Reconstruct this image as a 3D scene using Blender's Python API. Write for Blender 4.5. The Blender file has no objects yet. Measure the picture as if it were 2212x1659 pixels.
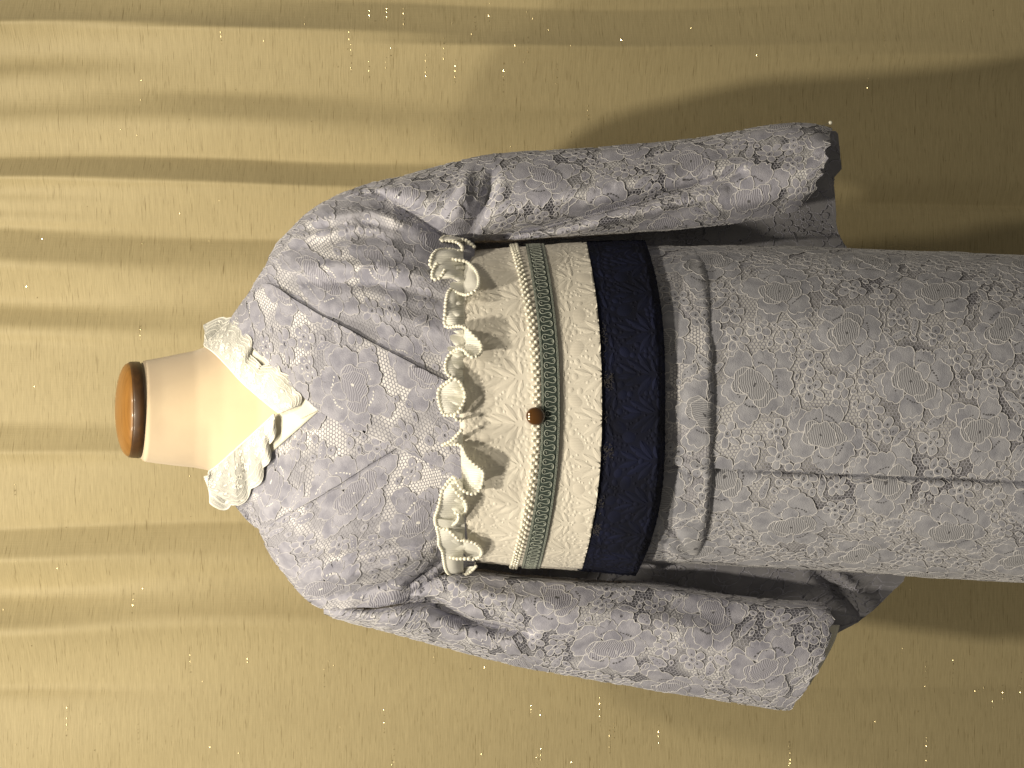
import bpy, math, random
import numpy as np
rng = np.random.default_rng(7)
random.seed(7)
SC = bpy.context.scene
COL = SC.collection

# ------------------------------------------------------------------ camera
D, PITCH, ZAIM = 1.5, math.radians(6.0), 1.05
FPX = 2778.0                                  # focal length in pixels of a 2212 px wide picture
CAM = np.array([0.0, -D * math.cos(PITCH), ZAIM + D * math.sin(PITCH)])
FW = np.array([0.0, math.cos(PITCH), -math.sin(PITCH)])
RV = np.array([0.0, -math.sin(PITCH), -math.cos(PITCH)])   # picture right = down: the camera lies on its side
UP = np.array([1.0, 0.0, 0.0])
cam_data = bpy.data.cameras.new('camera')
cam = bpy.data.objects.new('camera', cam_data)
COL.objects.link(cam)
from mathutils import Matrix, Vector
m = Matrix(((RV[0], UP[0], -FW[0], CAM[0]), (RV[1], UP[1], -FW[1], CAM[1]), (RV[2], UP[2], -FW[2], CAM[2]), (0, 0, 0, 1)))
cam.matrix_world = m
cam_data.sensor_width = 36.0
cam_data.lens = 36.0 * FPX / 2212.0
cam_data.clip_end = 50.0
cam_data.clip_start = 0.05
SC.camera = cam

# ------------------------------------------------------------------ world, lamps, exposure
world = bpy.data.worlds.new('World')
SC.world = world
world.use_nodes = True
bg = world.node_tree.nodes['Background']
bg.inputs['Color'].default_value = (1.0, 0.90, 0.72, 1)
bg.inputs['Strength'].default_value = 0.14
SC.view_settings.view_transform = 'Standard'
SC.view_settings.look = 'None'
SC.view_settings.exposure = 0.0
SC.view_settings.gamma = 1.0


def spot(name, loc, target, energy, color, angle, blend, radius):
    ld = bpy.data.lights.new(name, 'SPOT')
    ld.energy = energy
    ld.color = color
    ld.spot_size = math.radians(angle)
    ld.spot_blend = blend
    ld.shadow_soft_size = radius
    o = bpy.data.objects.new(name, ld)
    COL.objects.link(o)
    o.location = loc
    o.rotation_euler = (Vector(target) - Vector(loc)).to_track_quat('-Z', 'Y').to_euler()
    return o


WARM = (1.0, 0.89, 0.70)
spot('ceiling_spot', (-0.40, -1.30, 2.66), (-0.10, 0.0, 1.06), 138, WARM, 85, 0.9, 0.05)
spot('ceiling_spot', (0.54, -1.30, 2.88), (-0.06, 0.0, 1.08), 86, WARM, 80, 0.9, 0.06)
spot('ceiling_spot', (-1.45, -1.08, 2.95), (0.0, 0.1, 1.05), 128, WARM, 60, 0.8, 0.05)
spot('ceiling_spot', (0.03, -0.80, 2.35), (-0.026, -0.06, 1.322), 42, (1.0, 0.86, 0.50), 7.0, 1.0, 0.02)


# ------------------------------------------------------------------ helpers
def P(X, Y, y):
    """A point at depth y that lies on the line of sight through (X, Y)."""
    X = np.asarray(X, float); Y = np.asarray(Y, float); y = np.asarray(y, float)
    X, Y, y = np.broadcast_arrays(X, Y, y)
    d = FW + ((X - 1106.0) / FPX)[..., None] * RV - ((Y - 829.5) / FPX)[..., None] * UP
    t = (y - CAM[1]) / d[..., 1]
    return CAM + t[..., None] * d


def itp(x, xs, ys):
    return np.interp(x, xs, ys)


def smooth(x, a, b):
    t = np.clip((np.asarray(x, float) - a) / (b - a), 0, 1)
    return t * t * (3 - 2 * t)


def catmull(pts, n):
    pts = np.asarray(pts, float)
    k = len(pts)
    u = np.linspace(0, k - 1, n)
    i = np.clip(u.astype(int), 0, k - 2)
    f = (u - i)[:, None]
    p0 = pts[np.maximum(i - 1, 0)]; p1 = pts[i]; p2 = pts[i + 1]; p3 = pts[np.minimum(i + 2, k - 1)]
    return 0.5 * ((2 * p1) + (p2 - p0) * f + (2 * p0 - 5 * p1 + 4 * p2 - p3) * f ** 2 + (3 * p1 - p0 - 3 * p2 + p3) * f ** 3)


def seg_field(X, Y, pts, width):
    """Soft bump (0..1) round a polyline, fading at its ends."""
    pts = np.asarray(pts, float)
    best = np.full(np.shape(X), 1e9)
    along = np.zeros(np.shape(X))
    L = np.concatenate([[0], np.cumsum(np.hypot(*(pts[1:] - pts[:-1]).T))])
    for k in range(len(pts) - 1):
        a, b = pts[k], pts[k + 1]
        ab = b - a
        q = ((X - a[0]) * ab[0] + (Y - a[1]) * ab[1]) / (ab @ ab)
        qc = np.clip(q, 0, 1)
        d = np.hypot(X - a[0] - qc * ab[0], Y - a[1] - qc * ab[1])
        mk = d < best
        best = np.where(mk, d, best)
        along = np.where(mk, (L[k] + qc * (L[k + 1] - L[k])) / L[-1], along)
    return np.exp(-(best / width) ** 2) * np.sqrt(np.clip(np.sin(np.pi * (0.06 + 0.88 * along)), 0, 1))


def wrinkles(X, Y, items):
    r = np.zeros(np.shape(X))
    for pts, width, amp in items:
        r = r + amp * seg_field(X, Y, pts, width)
    return r


# ------------------------------------------------------------------ objects
ORG = {}


def thing(name, label, cat, loc, group=None):
    o = bpy.data.objects.new(name, None)
    COL.objects.link(o)
    o.location = loc
    o.empty_display_size = 0.05
    tag(o, label, cat, group)
    ORG[o.name] = np.array(loc, float)
    return o


def tag(o, label, cat, group=None):
    o['label'] = label
    o['category'] = cat
    if group:
        o['group'] = group


def mesh(name, V, F, mats, parent=None, mi=None, uv=None, shade=True, kind=None):
    """V (n,3) world points, F list of faces or an (n,3)/(n,4) array -> ONE mesh object."""
    V = np.asarray(V, float).reshape(-1, 3)
    org = np.zeros(3)
    if parent is not None:
        org = ORG[parent.name]
    V = V - org
    me = bpy.data.meshes.new(name)
    if isinstance(F, np.ndarray):
        k = F.shape[1]
        me.vertices.add(len(V)); me.vertices.foreach_set('co', V.astype(np.float32).ravel())
        me.loops.add(F.size); me.loops.foreach_set('vertex_index', F.astype(np.int32).ravel())
        me.polygons.add(len(F))
        me.polygons.foreach_set('loop_start', np.arange(0, F.size, k, dtype=np.int32))
        me.polygons.foreach_set('loop_total', np.full(len(F), k, dtype=np.int32))
    else:
        me.from_pydata(V.tolist(), [], [list(map(int, f)) for f in F])
    if not isinstance(mats, (list, tuple)):
        mats = [mats]
    for mt in mats:
        me.materials.append(mt)
    if mi is not None:
        me.polygons.foreach_set('material_index', np.asarray(mi, np.int32))
    if uv is not None:
        lay = me.uv_layers.new(name='uv')
        vi = np.empty(len(me.loops), np.int32)
        me.loops.foreach_get('vertex_index', vi)
        lay.data.foreach_set('uv', np.asarray(uv, np.float32)[vi].ravel())
    me.update(calc_edges=True)
    me.validate()
    if shade:
        me.polygons.foreach_set('use_smooth', np.ones(len(me.polygons), bool))
    o = bpy.data.objects.new(name, me)
    COL.objects.link(o)
    if parent is not None:
        o.parent = parent
    ORG[o.name] = org
    if kind:
        o['kind'] = kind
    return o


def grid_faces(n, m, closed=False):
    i, j = np.meshgrid(np.arange(n - 1), np.arange(m if closed else m - 1), indexing='ij')
    j2 = (j + 1) % m
    return np.stack([i * m + j, i * m + j2, (i + 1) * m + j2, (i + 1) * m + j], -1).reshape(-1, 4)


def tube(pts, r, sides=6, closed=False):
    """Round cord along 3-D points."""
    pts = np.asarray(pts, float)
    n = len(pts)
    if closed:
        tg = np.roll(pts, -1, 0) - np.roll(pts, 1, 0)
    else:
        tg = np.gradient(pts, axis=0)
    tg /= np.linalg.norm(tg, axis=1)[:, None] + 1e-12
    ref = np.array([0.0, -1.0, 0.05])
    a = np.cross(tg, ref); a /= np.linalg.norm(a, axis=1)[:, None] + 1e-9
    b = np.cross(tg, a)
    ph = np.arange(sides) * 2 * np.pi / sides
    r = np.broadcast_to(np.asarray(r, float), (n,))
    V = pts[:, None, :] + r[:, None, None] * (np.cos(ph)[None, :, None] * a[:, None, :] + np.sin(ph)[None, :, None] * b[:, None, :])
    F = grid_faces(n, sides, True)
    if closed:
        j = np.arange(sides); j2 = (j + 1) % sides
        F = np.vstack([F, np.stack([(n - 1) * sides + j, (n - 1) * sides + j2, j2, j], -1)])
    return V.reshape(-1, 3), F


def join(parts):
    Vs, Fs, k = [], [], 0
    for V, F in parts:
        Vs.append(V); Fs.append(F + k); k += len(V)
    return np.vstack(Vs), np.vstack(Fs)


# ------------------------------------------------------------------ materials
def new_mat(name):
    mt = bpy.data.materials.new(name)
    mt.use_nodes = True
    nt = mt.node_tree
    return mt, nt, nt.nodes['Principled BSDF']


def nd(nt, typ, **kw):
    n = nt.nodes.new(typ)
    for k, v in kw.items():
        if k in n.inputs.keys():
            n.inputs[k].default_value = v
        else:
            setattr(n, k, v)
    return n


def ramp(nt, src, stops):
    r = nt.nodes.new('ShaderNodeValToRGB')
    while len(r.color_ramp.elements) > 1:
        r.color_ramp.elements.remove(r.color_ramp.elements[-1])
    r.color_ramp.elements[0].position = stops[0][0]
    r.color_ramp.elements[0].color = (*stops[0][1], 1)
    for p, c in stops[1:]:
        e = r.color_ramp.elements.new(p)
        e.color = (*c, 1)
    nt.links.new(src, r.inputs['Fac'])
    return r


def cloth(name, c1, c2, scale=60, rough=0.85, bump=0.15, bscale=1500, sheen=0.2, detail=3.0, lo=0.35, hi=0.65):
    """Cloth: two tones mixed by noise, a fine weave bump."""
    mt, nt, b = new_mat(name)
    tc = nd(nt, 'ShaderNodeTexCoord')
    n1 = nd(nt, 'ShaderNodeTexNoise', Scale=scale, Detail=detail)
    nt.links.new(tc.outputs['Object'], n1.inputs['Vector'])
    rp = ramp(nt, n1.outputs['Fac'], [(lo, c1), (hi, c2)])
    nt.links.new(rp.outputs['Color'], b.inputs['Base Color'])
    b.inputs['Roughness'].default_value = rough
    b.inputs['Sheen Weight'].default_value = sheen
    b.inputs['Specular IOR Level'].default_value = 0.25
    n2 = nd(nt, 'ShaderNodeTexNoise', Scale=bscale, Detail=1.0)
    nt.links.new(tc.outputs['Object'], n2.inputs['Vector'])
    bp = nd(nt, 'ShaderNodeBump', Strength=bump, Distance=0.0006)
    nt.links.new(n2.outputs['Fac'], bp.inputs['Height'])
    nt.links.new(bp.outputs['Normal'], b.inputs['Normal'])
    return mt


def ribbed(name, c1, c2, period, rough=0.8, axis='X', bump=0.5, dist=0.0006):
    """Cloth with fine satin-stitch ribs across its own pattern coordinates (UV in metres)."""
    mt, nt, b = new_mat(name)
    uv = nd(nt, 'ShaderNodeUVMap', uv_map='uv')
    w = nd(nt, 'ShaderNodeTexWave', Scale=1.0 / period / 20.0 * 2 * math.pi, Distortion=1.2)
    w.bands_direction = axis
    w.inputs['Detail Scale'].default_value = 1.5
    nt.links.new(uv.outputs['UV'], w.inputs['Vector'])
    rp = ramp(nt, w.outputs['Fac'], [(0.1, c1), (0.9, c2)])
    nt.links.new(rp.outputs['Color'], b.inputs['Base Color'])
    b.inputs['Roughness'].default_value = rough
    b.inputs['Sheen Weight'].default_value = 0.2
    b.inputs['Specular IOR Level'].default_value = 0.25
    bp = nd(nt, 'ShaderNodeBump', Strength=bump, Distance=dist)
    nt.links.new(w.outputs['Fac'], bp.inputs['Height'])
    nt.links.new(bp.outputs['Normal'], b.inputs['Normal'])
    return mt


def plain(name, c, rough=0.6, **kw):
    mt, nt, b = new_mat(name)
    b.inputs['Base Color'].default_value = (*c, 1)
    b.inputs['Roughness'].default_value = rough
    for k, v in kw.items():
        b.inputs[k].default_value = v
    return mt


LAV = (0.268, 0.270, 0.338)
LAV2 = (0.405, 0.406, 0.480)
M_PETAL = cloth('lavender_lace', LAV, LAV2, scale=70, bump=0.6, bscale=900, detail=5.0)
M_PETAL_RIB = ribbed('lavender_ribbed_lace', (0.24, 0.24, 0.305), (0.41, 0.41, 0.48), 0.0021)
M_CORD = cloth('lavender_cordonnet', (0.52, 0.515, 0.55), (0.64, 0.635, 0.66), scale=300, bump=0.3)
M_NET = cloth('lavender_net', (0.28, 0.28, 0.335), (0.36, 0.36, 0.41), scale=100, bump=0.1)
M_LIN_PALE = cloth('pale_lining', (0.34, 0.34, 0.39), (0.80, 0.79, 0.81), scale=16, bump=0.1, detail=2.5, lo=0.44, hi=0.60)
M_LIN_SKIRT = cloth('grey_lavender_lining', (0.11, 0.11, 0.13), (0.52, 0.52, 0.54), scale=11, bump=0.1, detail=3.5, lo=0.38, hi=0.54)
M_LIN_MID = cloth('grey_lining', (0.09, 0.09, 0.115), (0.72, 0.72, 0.75), scale=24, bump=0.1, detail=2.5, lo=0.42, hi=0.62)  # left sleeve lining, its dark blotches are interior shade put into the colour
M_LIN_GAP_SHADE = cloth('gap_shaded_lining', (0.05, 0.05, 0.065), (0.72, 0.72, 0.74), scale=26, bump=0.1, detail=3.0, lo=0.43, hi=0.58)  # dark blotches paint the shaded gap behind the lace into the lining
M_LIN_BACK = cloth('sleeve_back_lining', (0.23, 0.23, 0.262), (0.31, 0.31, 0.345), scale=30, bump=0.1)
M_CREAM = cloth('cream_brocade', (0.73, 0.69, 0.615), (0.79, 0.75, 0.67), scale=40, bump=0.3, bscale=1600)
M_CREAM_RIB = ribbed('cream_ribbed_brocade', (0.71, 0.67, 0.595), (0.78, 0.735, 0.655), 0.0016, bump=0.3, dist=0.0003)
M_CREAM_LIGHT = cloth('cream_brocade_pip', (0.80, 0.76, 0.68), (0.83, 0.79, 0.71), scale=60, bump=0.2, bscale=1600)
M_NAVY = cloth('navy_brocade', (0.004, 0.005, 0.013), (0.006, 0.008, 0.024), scale=30, bump=0.4, bscale=1200, sheen=0.0)
M_NAVY2 = cloth('navy_brocade_leaf', (0.004, 0.0055, 0.016), (0.008, 0.011, 0.036), scale=30, bump=0.4, bscale=1200, sheen=0.0)
M_NAVY_FRAY = cloth('grey_frayed_thread', (0.03, 0.028, 0.032), (0.075, 0.068, 0.066), scale=500, bump=0.4)
M_SKIN = cloth('flesh_cover_cloth', (0.73, 0.59, 0.425), (0.76, 0.62, 0.445), scale=30, bump=0.12, bscale=2500, sheen=0.3)
M_WHITE = cloth('white_collar_cloth', (0.74, 0.72, 0.62), (0.82, 0.80, 0.70), scale=60, bump=0.2)
M_WLACE = cloth('white_lace', (0.84, 0.83, 0.77), (0.88, 0.87, 0.82), scale=150, bump=0.3)
M_WGROUND = cloth('white_tulle', (0.56, 0.558, 0.535), (0.68, 0.677, 0.645), scale=200, bump=0.3)
M_PEARL = plain('pearl', (0.88, 0.86, 0.75), 0.18, **{'Coat Weight': 0.6, 'Coat Roughness': 0.06, 'Specular IOR Level': 0.7})
M_GREEN = cloth('green_braid', (0.028, 0.042, 0.037), (0.054, 0.076, 0.066), scale=700, bump=0.6, bscale=1500)
M_GCORD = cloth('pale_green_cord', (0.32, 0.36, 0.32), (0.47, 0.51, 0.455), scale=600, bump=0.3)
M_AMBER = plain('amber', (0.085, 0.034, 0.005), 0.08, **{'Coat Weight': 1.0, 'Coat Roughness': 0.02, 'Specular IOR Level': 0.6})


def wood_mat(name, c1, c2):
    mt, nt, b = new_mat(name)
    tc = nd(nt, 'ShaderNodeTexCoord')
    mp = nd(nt, 'ShaderNodeMapping')
    mp.inputs['Scale'].default_value = (6, 60, 60)
    nt.links.new(tc.outputs['Object'], mp.inputs['Vector'])
    n1 = nd(nt, 'ShaderNodeTexNoise', Scale=3.0, Detail=6.0, Distortion=0.6)
    nt.links.new(mp.outputs['Vector'], n1.inputs['Vector'])
    rp = ramp(nt, n1.outputs['Fac'], [(0.3, c1), (0.7, c2)])
    nt.links.new(rp.outputs['Color'], b.inputs['Base Color'])
    b.inputs['Roughness'].default_value = 0.45
    b.inputs['Coat Weight'].default_value = 0.15
    b.inputs['Coat Roughness'].default_value = 0.15
    return mt


M_WOOD = wood_mat('honey_wood', (0.23, 0.105, 0.018), (0.32, 0.15, 0.03))
M_WOOD_DARK = wood_mat('dark_wood_edge', (0.050, 0.022, 0.006), (0.085, 0.038, 0.010))


def organza():
    mt, nt, b = new_mat('organza')
    out = nt.nodes['Material Output']
    uv = nd(nt, 'ShaderNodeUVMap', uv_map='uv')
    w = nd(nt, 'ShaderNodeTexWave', Scale=1.0 / 0.0026 / 20 * 2 * math.pi, Distortion=2.5)
    w.bands_direction = 'X'
    nt.links.new(uv.outputs['UV'], w.inputs['Vector'])
    rp = ramp(nt, w.outputs['Fac'], [(0.1, (0.82, 0.82, 0.76)), (0.7, (0.94, 0.93, 0.88))])
    nt.links.new(rp.outputs['Color'], b.inputs['Base Color'])
    b.inputs['Roughness'].default_value = 0.55
    bp = nd(nt, 'ShaderNodeBump', Strength=0.4, Distance=0.0006)
    nt.links.new(w.outputs['Fac'], bp.inputs['Height'])
    nt.links.new(bp.outputs['Normal'], b.inputs['Normal'])
    tl = nd(nt, 'ShaderNodeBsdfTranslucent')
    tl.inputs['Color'].default_value = (0.8, 0.8, 0.68, 1)
    tr = nd(nt, 'ShaderNodeBsdfTransparent')
    m1 = nd(nt, 'ShaderNodeMixShader'); m1.inputs[0].default_value = 0.15
    nt.links.new(b.outputs[0], m1.inputs[1]); nt.links.new(tl.outputs[0], m1.inputs[2])
    rf = ramp(nt, w.outputs['Fac'], [(0.1, (0.10,) * 3), (0.5, (0.0,) * 3)])
    m2 = nd(nt, 'ShaderNodeMixShader')
    nt.links.new(rf.outputs['Color'], m2.inputs[0])
    nt.links.new(m1.outputs[0], m2.inputs[1]); nt.links.new(tr.outputs[0], m2.inputs[2])
    nt.links.new(m2.outputs[0], out.inputs['Surface'])
    return mt


M_ORGANZA = organza()


def curtain_mat():
    mt, nt, b = new_mat('gold_satin_curtain')
    tc = nd(nt, 'ShaderNodeTexCoord')

    def streak(sx, sz, seed):
        mp = nd(nt, 'ShaderNodeMapping')
        mp.inputs['Scale'].default_value = (sx, 1.0, sz)
        mp.inputs['Location'].default_value = (seed, 0, seed * 1.7)
        nt.links.new(tc.outputs['Object'], mp.inputs['Vector'])
        n = nd(nt, 'ShaderNodeTexNoise', Scale=1.0, Detail=2.0, Roughness=0.6)
        nt.links.new(mp.outputs['Vector'], n.inputs['Vector'])
        return n
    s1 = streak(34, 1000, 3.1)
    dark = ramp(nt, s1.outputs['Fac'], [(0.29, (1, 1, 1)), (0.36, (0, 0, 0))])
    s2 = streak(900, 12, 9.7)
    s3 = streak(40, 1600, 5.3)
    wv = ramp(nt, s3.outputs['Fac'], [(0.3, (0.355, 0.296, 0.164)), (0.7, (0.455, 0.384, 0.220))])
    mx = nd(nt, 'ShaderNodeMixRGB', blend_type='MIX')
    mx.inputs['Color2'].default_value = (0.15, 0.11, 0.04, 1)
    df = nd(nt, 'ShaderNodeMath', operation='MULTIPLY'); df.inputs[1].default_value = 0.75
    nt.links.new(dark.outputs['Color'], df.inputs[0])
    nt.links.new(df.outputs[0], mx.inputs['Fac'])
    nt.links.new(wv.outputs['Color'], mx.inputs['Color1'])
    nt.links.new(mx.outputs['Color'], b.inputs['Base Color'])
    b.inputs['Roughness'].default_value = 0.55
    b.inputs['Specular IOR Level'].default_value = 0.35
    b.inputs['Sheen Weight'].default_value = 0.15
    ad = nd(nt, 'ShaderNodeMath', operation='ADD')
    nt.links.new(s3.outputs['Fac'], ad.inputs[0]); nt.links.new(s2.outputs['Fac'], ad.inputs[1])
    bp = nd(nt, 'ShaderNodeBump', Strength=0.35, Distance=0.0006)
    nt.links.new(ad.outputs[0], bp.inputs['Height'])
    nt.links.new(bp.outputs['Normal'], b.inputs['Normal'])
    return mt


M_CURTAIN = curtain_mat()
M_GLINT = plain('gold_lurex', (0.95, 0.80, 0.45), 0.22, Metallic=1.0)

# ------------------------------------------------------------------ curtain
YC = 0.30                                     # the curtain hangs this far behind the figure
# brightness across the folds at three heights -> slope of the cloth -> its relief
BR = {
    0: [(-150, .6), (-60, .3), (0, .18), (60, .12), (66, .95), (110, .78), (155, .45), (197, .85), (250, .42), (300, .8), (342, .5), (348, .12), (390, .1), (394, 1.0),
        (412, .75), (432, .4), (450, .65), (466, .4), (488, .75), (502, .2), (560, .2), (585, .8), (640, .75), (670, .22), (695, .22), (727, .8), (745, .5),
        (900, .5), (922, .22), (966, .2), (976, .8), (1010, .55), (1136, .55), (1142, .12), (1195, .15), (1212, .8), (1265, .75), (1300, .15), (1345, .15), (1375, .9), (1485, .8),
        (1505, .4), (1540, .6), (1600, .5), (1659, .55), (1720, .3), (1800, .7)],
    500: [(-150, .6), (-60, .3), (0, .2), (72, .15), (79, .9), (130, .78), (190, .75), (215, .42), (250, .42), (285, .8), (338, .75), (343, .15), (396, .15), (400, .95),
          (414, .65), (420, .8), (505, .65), (514, .22), (560, .25), (620, .5), (660, .35), (695, .3), (740, .6), (800, .5),
          (900, .5), (930, .3), (975, .3), (985, .7), (1020, .6), (1130, .6), (1140, .2), (1200, .2), (1235, .5), (1270, .3), (1330, .25), (1365, .85), (1480, .75),
          (1505, .6), (1540, .55), (1600, .55), (1659, .55), (1720, .3), (1800, .7)],
    1106: [(-150, .6), (-60, .4), (0, .55), (7, .6), (10, .2), (60, .25), (98, .22), (104, .85), (160, .72), (210, .75), (240, .55), (300, .6), (340, .7), (352, .4), (400, .35), (415, .7), (520, .6), (600, .4),
           (700, .5), (1000, .5), (1100, .5), (1200, .45), (1300, .5), (1360, .62), (1420, .66), (1480, .66), (1560, .66), (1574, .58), (1659, .58), (1720, .4), (1800, .7)],
    2212: [(-150, .6), (-60, .4), (0, .3), (128, .3), (138, .72), (200, .6), (280, .52), (380, .52), (410, .75), (442, .75), (450, .02), (457, .02), (461, .55), (476, .3), (484, .52), (530, .5),
           (640, .5), (1200, .45), (1300, .5), (1400, .62), (1488, .64), (1496, .48), (1600, .5), (1659, .45), (1720, .4), (1800, .7)],
}
nx, nz = 1500, 100
Ys = np.linspace(-260, 1900, nx)
prof = []
for kx in sorted(BR):
    a = np.array(BR[kx])
    I = np.interp(Ys, a[:, 0], a[:, 1])
    ker = np.hanning(13); ker /= ker.sum()
    I = np.convolve(np.pad(I, 6, mode='edge'), ker, 'valid')
    slope = -(I - 0.52) * 2.3
    slope = np.where(slope > 0, slope * 0.9, slope)
    pr = np.cumsum(slope) * (Ys[1] - Ys[0]) * 0.00064
    win = 241
    base = np.convolve(np.pad(pr, win // 2, mode='edge'), np.hanning(win + 2)[1:-1] / np.hanning(win + 2)[1:-1].sum(), 'valid')
    prof.append(pr - base)
prof = np.array(prof)
Xs = np.linspace(-250, 2500, nz)
kx = np.array(sorted(BR), float)


def curtain_relief(X):
    i = int(np.clip(np.searchsorted(kx, X) - 1, 0, len(kx) - 2))
    f = np.clip((X - kx[i]) / (kx[i + 1] - kx[i]), 0, 1)
    f = f * f * (3 - 2 * f)
    g = prof[i] * (1 - f) + prof[i + 1] * f
    wob = 8 * np.sin(X / 290 + Ys / 210) + 2.0 * np.sin(X / 140 - Ys / 140 + 1.3) + 0.5 * np.sin(X / 61 + Ys / 60)
    return np.interp(Ys + wob, Ys, g) + 0.0012 * np.sin(X / 130 + Ys / 35 + 2 * np.sin(Ys / 150))


CV = []
for X in Xs:
    CV.append(P(X, Ys, np.full(nx, YC + 0.03 - 0.0 * float(smooth(X, 1150, 2100)))) + np.stack([np.zeros(nx), -curtain_relief(X), np.zeros(nx)], -1))
CV = np.array(CV)
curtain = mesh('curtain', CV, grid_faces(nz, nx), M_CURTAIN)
mod = curtain.modifiers.new('thickness', 'SOLIDIFY'); mod.thickness = 0.0012; mod.offset = -1
tag(curtain, 'olive gold satin curtain hanging in folds behind the dress form', 'curtain')
# glinting lurex threads: short gold slivers woven across the cloth
LA = np.array([-0.40, -1.30, 2.66]); LB = np.array([0.54, -1.30, 2.88])
gv, gf = [], []
cols = []
for _ in range(90):
    q_ = rng.random()
    cols.append((rng.normal(1000, 160) if q_ < .3 else rng.uniform(0, 2230), rng.uniform(20, 150) if q_ < .3 else (rng.uniform(1400, 1650) if q_ < .75 else rng.uniform(-20, 1680)), rng.integers(1, 7)))
for _ in range(170):
    cols.append((rng.uniform(0, 2230), rng.uniform(-20, 1680), 1))
for X0, Y0, nn in cols:
    yy = Y0
    for q in range(nn):
        j = int(np.clip((yy + 260) / 2160 * (nx - 1), 1, nx - 2)); i = (X0 + 250) / 2750 * (nz - 1)
        i0 = int(np.clip(i, 0, nz - 2)); f = i - i0
        p = CV[i0, j] * (1 - f) + CV[i0 + 1, j] * f + np.array([0, -0.0012, 0])
        h = (LA if rng.random() < 0.7 else LB) - p; h /= np.linalg.norm(h)
        e = CAM - p; e /= np.linalg.norm(e)
        n = h + e + rng.normal(0, 0.30, 3); n /= np.linalg.norm(n)
        tx = np.array([1.0, 0, 0]); tx -= n * (tx @ n); tx /= np.linalg.norm(tx)
        tz = np.cross(n, tx)
        L = rng.uniform(0.0004, 0.0012); W = rng.uniform(0.0002, 0.00034)
        b = len(gv)
        for sx, sz in ((-1, -1), (1, -1), (1, 1), (-1, 1)):
            gv.append(p + tx * sx * L + tz * sz * W)
        gf.append([b, b + 1, b + 2, b + 3])
        yy += rng.uniform(6, 15)
mesh('lurex_thread', np.array(gv), np.array(gf), M_GLINT, curtain, shade=False, kind='stuff')


# ------------------------------------------------------------------ patches: a sheet of cloth between two edges
class Patch:
    def __init__(self, A, B, depth, n=120, m=120, warp=None, ref=0.0, cosrow=True, linear=False):
        k = len(A)
        if linear:
            u = np.linspace(0, k - 1, n)
            A2 = np.stack([np.interp(u, np.arange(k), np.asarray(A, float)[:, c]) for c in (0, 1)], -1)
            B2 = np.stack([np.interp(u, np.arange(k), np.asarray(B, float)[:, c]) for c in (0, 1)], -1)
        else:
            A2, B2 = catmull(A, n), catmull(B, n)
        mm = m * 3
        w = np.linspace(0, 1, mm)
        v = (1 - np.cos(np.pi * w)) / 2 * 0.8 + w * 0.2 if cosrow else w
        U = np.linspace(0, 1, n)[:, None] * np.ones((1, mm))
        V = np.ones((n, 1)) * v[None, :]
        X = A2[:, None, 0] + (B2 - A2)[:, None, 0] * V
        Y = A2[:, None, 1] + (B2 - A2)[:, None, 1] * V
        if warp:
            X, Y = warp(X, Y, U, V)
        pos = P(X, Y, depth(X, Y, U, V))
        seg = np.linalg.norm(np.diff(pos, axis=1), axis=2)
        cum = np.concatenate([np.zeros((n, 1)), np.cumsum(seg, 1)], 1)
        self.L = cum[:, -1]
        self.pos = np.empty((n, m, 3))
        for i in range(n):
            tt = np.linspace(0, self.L[i], m)
            for c in range(3):
                self.pos[i, :, c] = np.interp(tt, cum[i], pos[i, :, c])
        mid = self.pos[:, m // 2]
        self.s = np.concatenate([[0], np.cumsum(np.linalg.norm(np.diff(mid, axis=0), axis=1))])
        self.t0 = -self.L * ref
        self.n, self.m = n, m
        self.normals()

    def normals(self):
        du = np.gradient(self.pos, axis=0); dv = np.gradient(self.pos, axis=1)
        N = np.cross(du, dv)
        N /= np.linalg.norm(N, axis=2)[..., None] + 1e-12
        c = N[self.n // 2, self.m // 2]
        if c[1] > 0:
            N = -N
        self.N = N

    def map(self, s, t, h):
        s = np.clip(s, 0, self.s[-1])
        fi = np.interp(s, self.s, np.arange(self.n))
        i = np.clip(fi.astype(int), 0, self.n - 2); f = (fi - i)[:, None]
        L = self.L[i] * (1 - f[:, 0]) + self.L[i + 1] * f[:, 0]
        t0 = self.t0[i] * (1 - f[:, 0]) + self.t0[i + 1] * f[:, 0]
        fj = np.clip((t - t0) / np.maximum(L, 1e-6), 0, 1) * (self.m - 1)
        j = np.clip(fj.astype(int), 0, self.m - 2); g = (fj - j)[:, None]

        def bil(G):
            return (G[i, j] * (1 - f) + G[i + 1, j] * f) * (1 - g) + (G[i, j + 1] * (1 - f) + G[i + 1, j + 1] * f) * g
        N = bil(self.N)
        N /= np.linalg.norm(N, axis=1)[:, None] + 1e-12
        return bil(self.pos) + N * h[:, None]

    def outside(self, s, t):
        L = np.interp(s, self.s, self.L); t0 = np.interp(s, self.s, self.t0)
        return (s < 0) | (s > self.s[-1]) | (t < t0) | (t > t0 + L)

    def sheet(self, name, mat, parent, thick=0.0012):
        n, m = self.n, self.m
        F = self.pos.reshape(-1, 3)
        Bk = (self.pos - self.N * thick).reshape(-1, 3)
        f1 = grid_faces(n, m)
        f2 = f1[:, ::-1] + n * m
        ring = np.concatenate([np.arange(m), np.arange(1, n) * m + m - 1, (n - 1) * m + np.arange(m - 2, -1, -1), np.arange(n - 2, 0, -1) * m])
        r2 = np.roll(ring, -1)
        f3 = np.stack([ring, ring + n * m, r2 + n * m, r2], -1)
        return mesh(name, np.vstack([F, Bk]), np.vstack([f1, f2, f3]), mat, parent)


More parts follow.
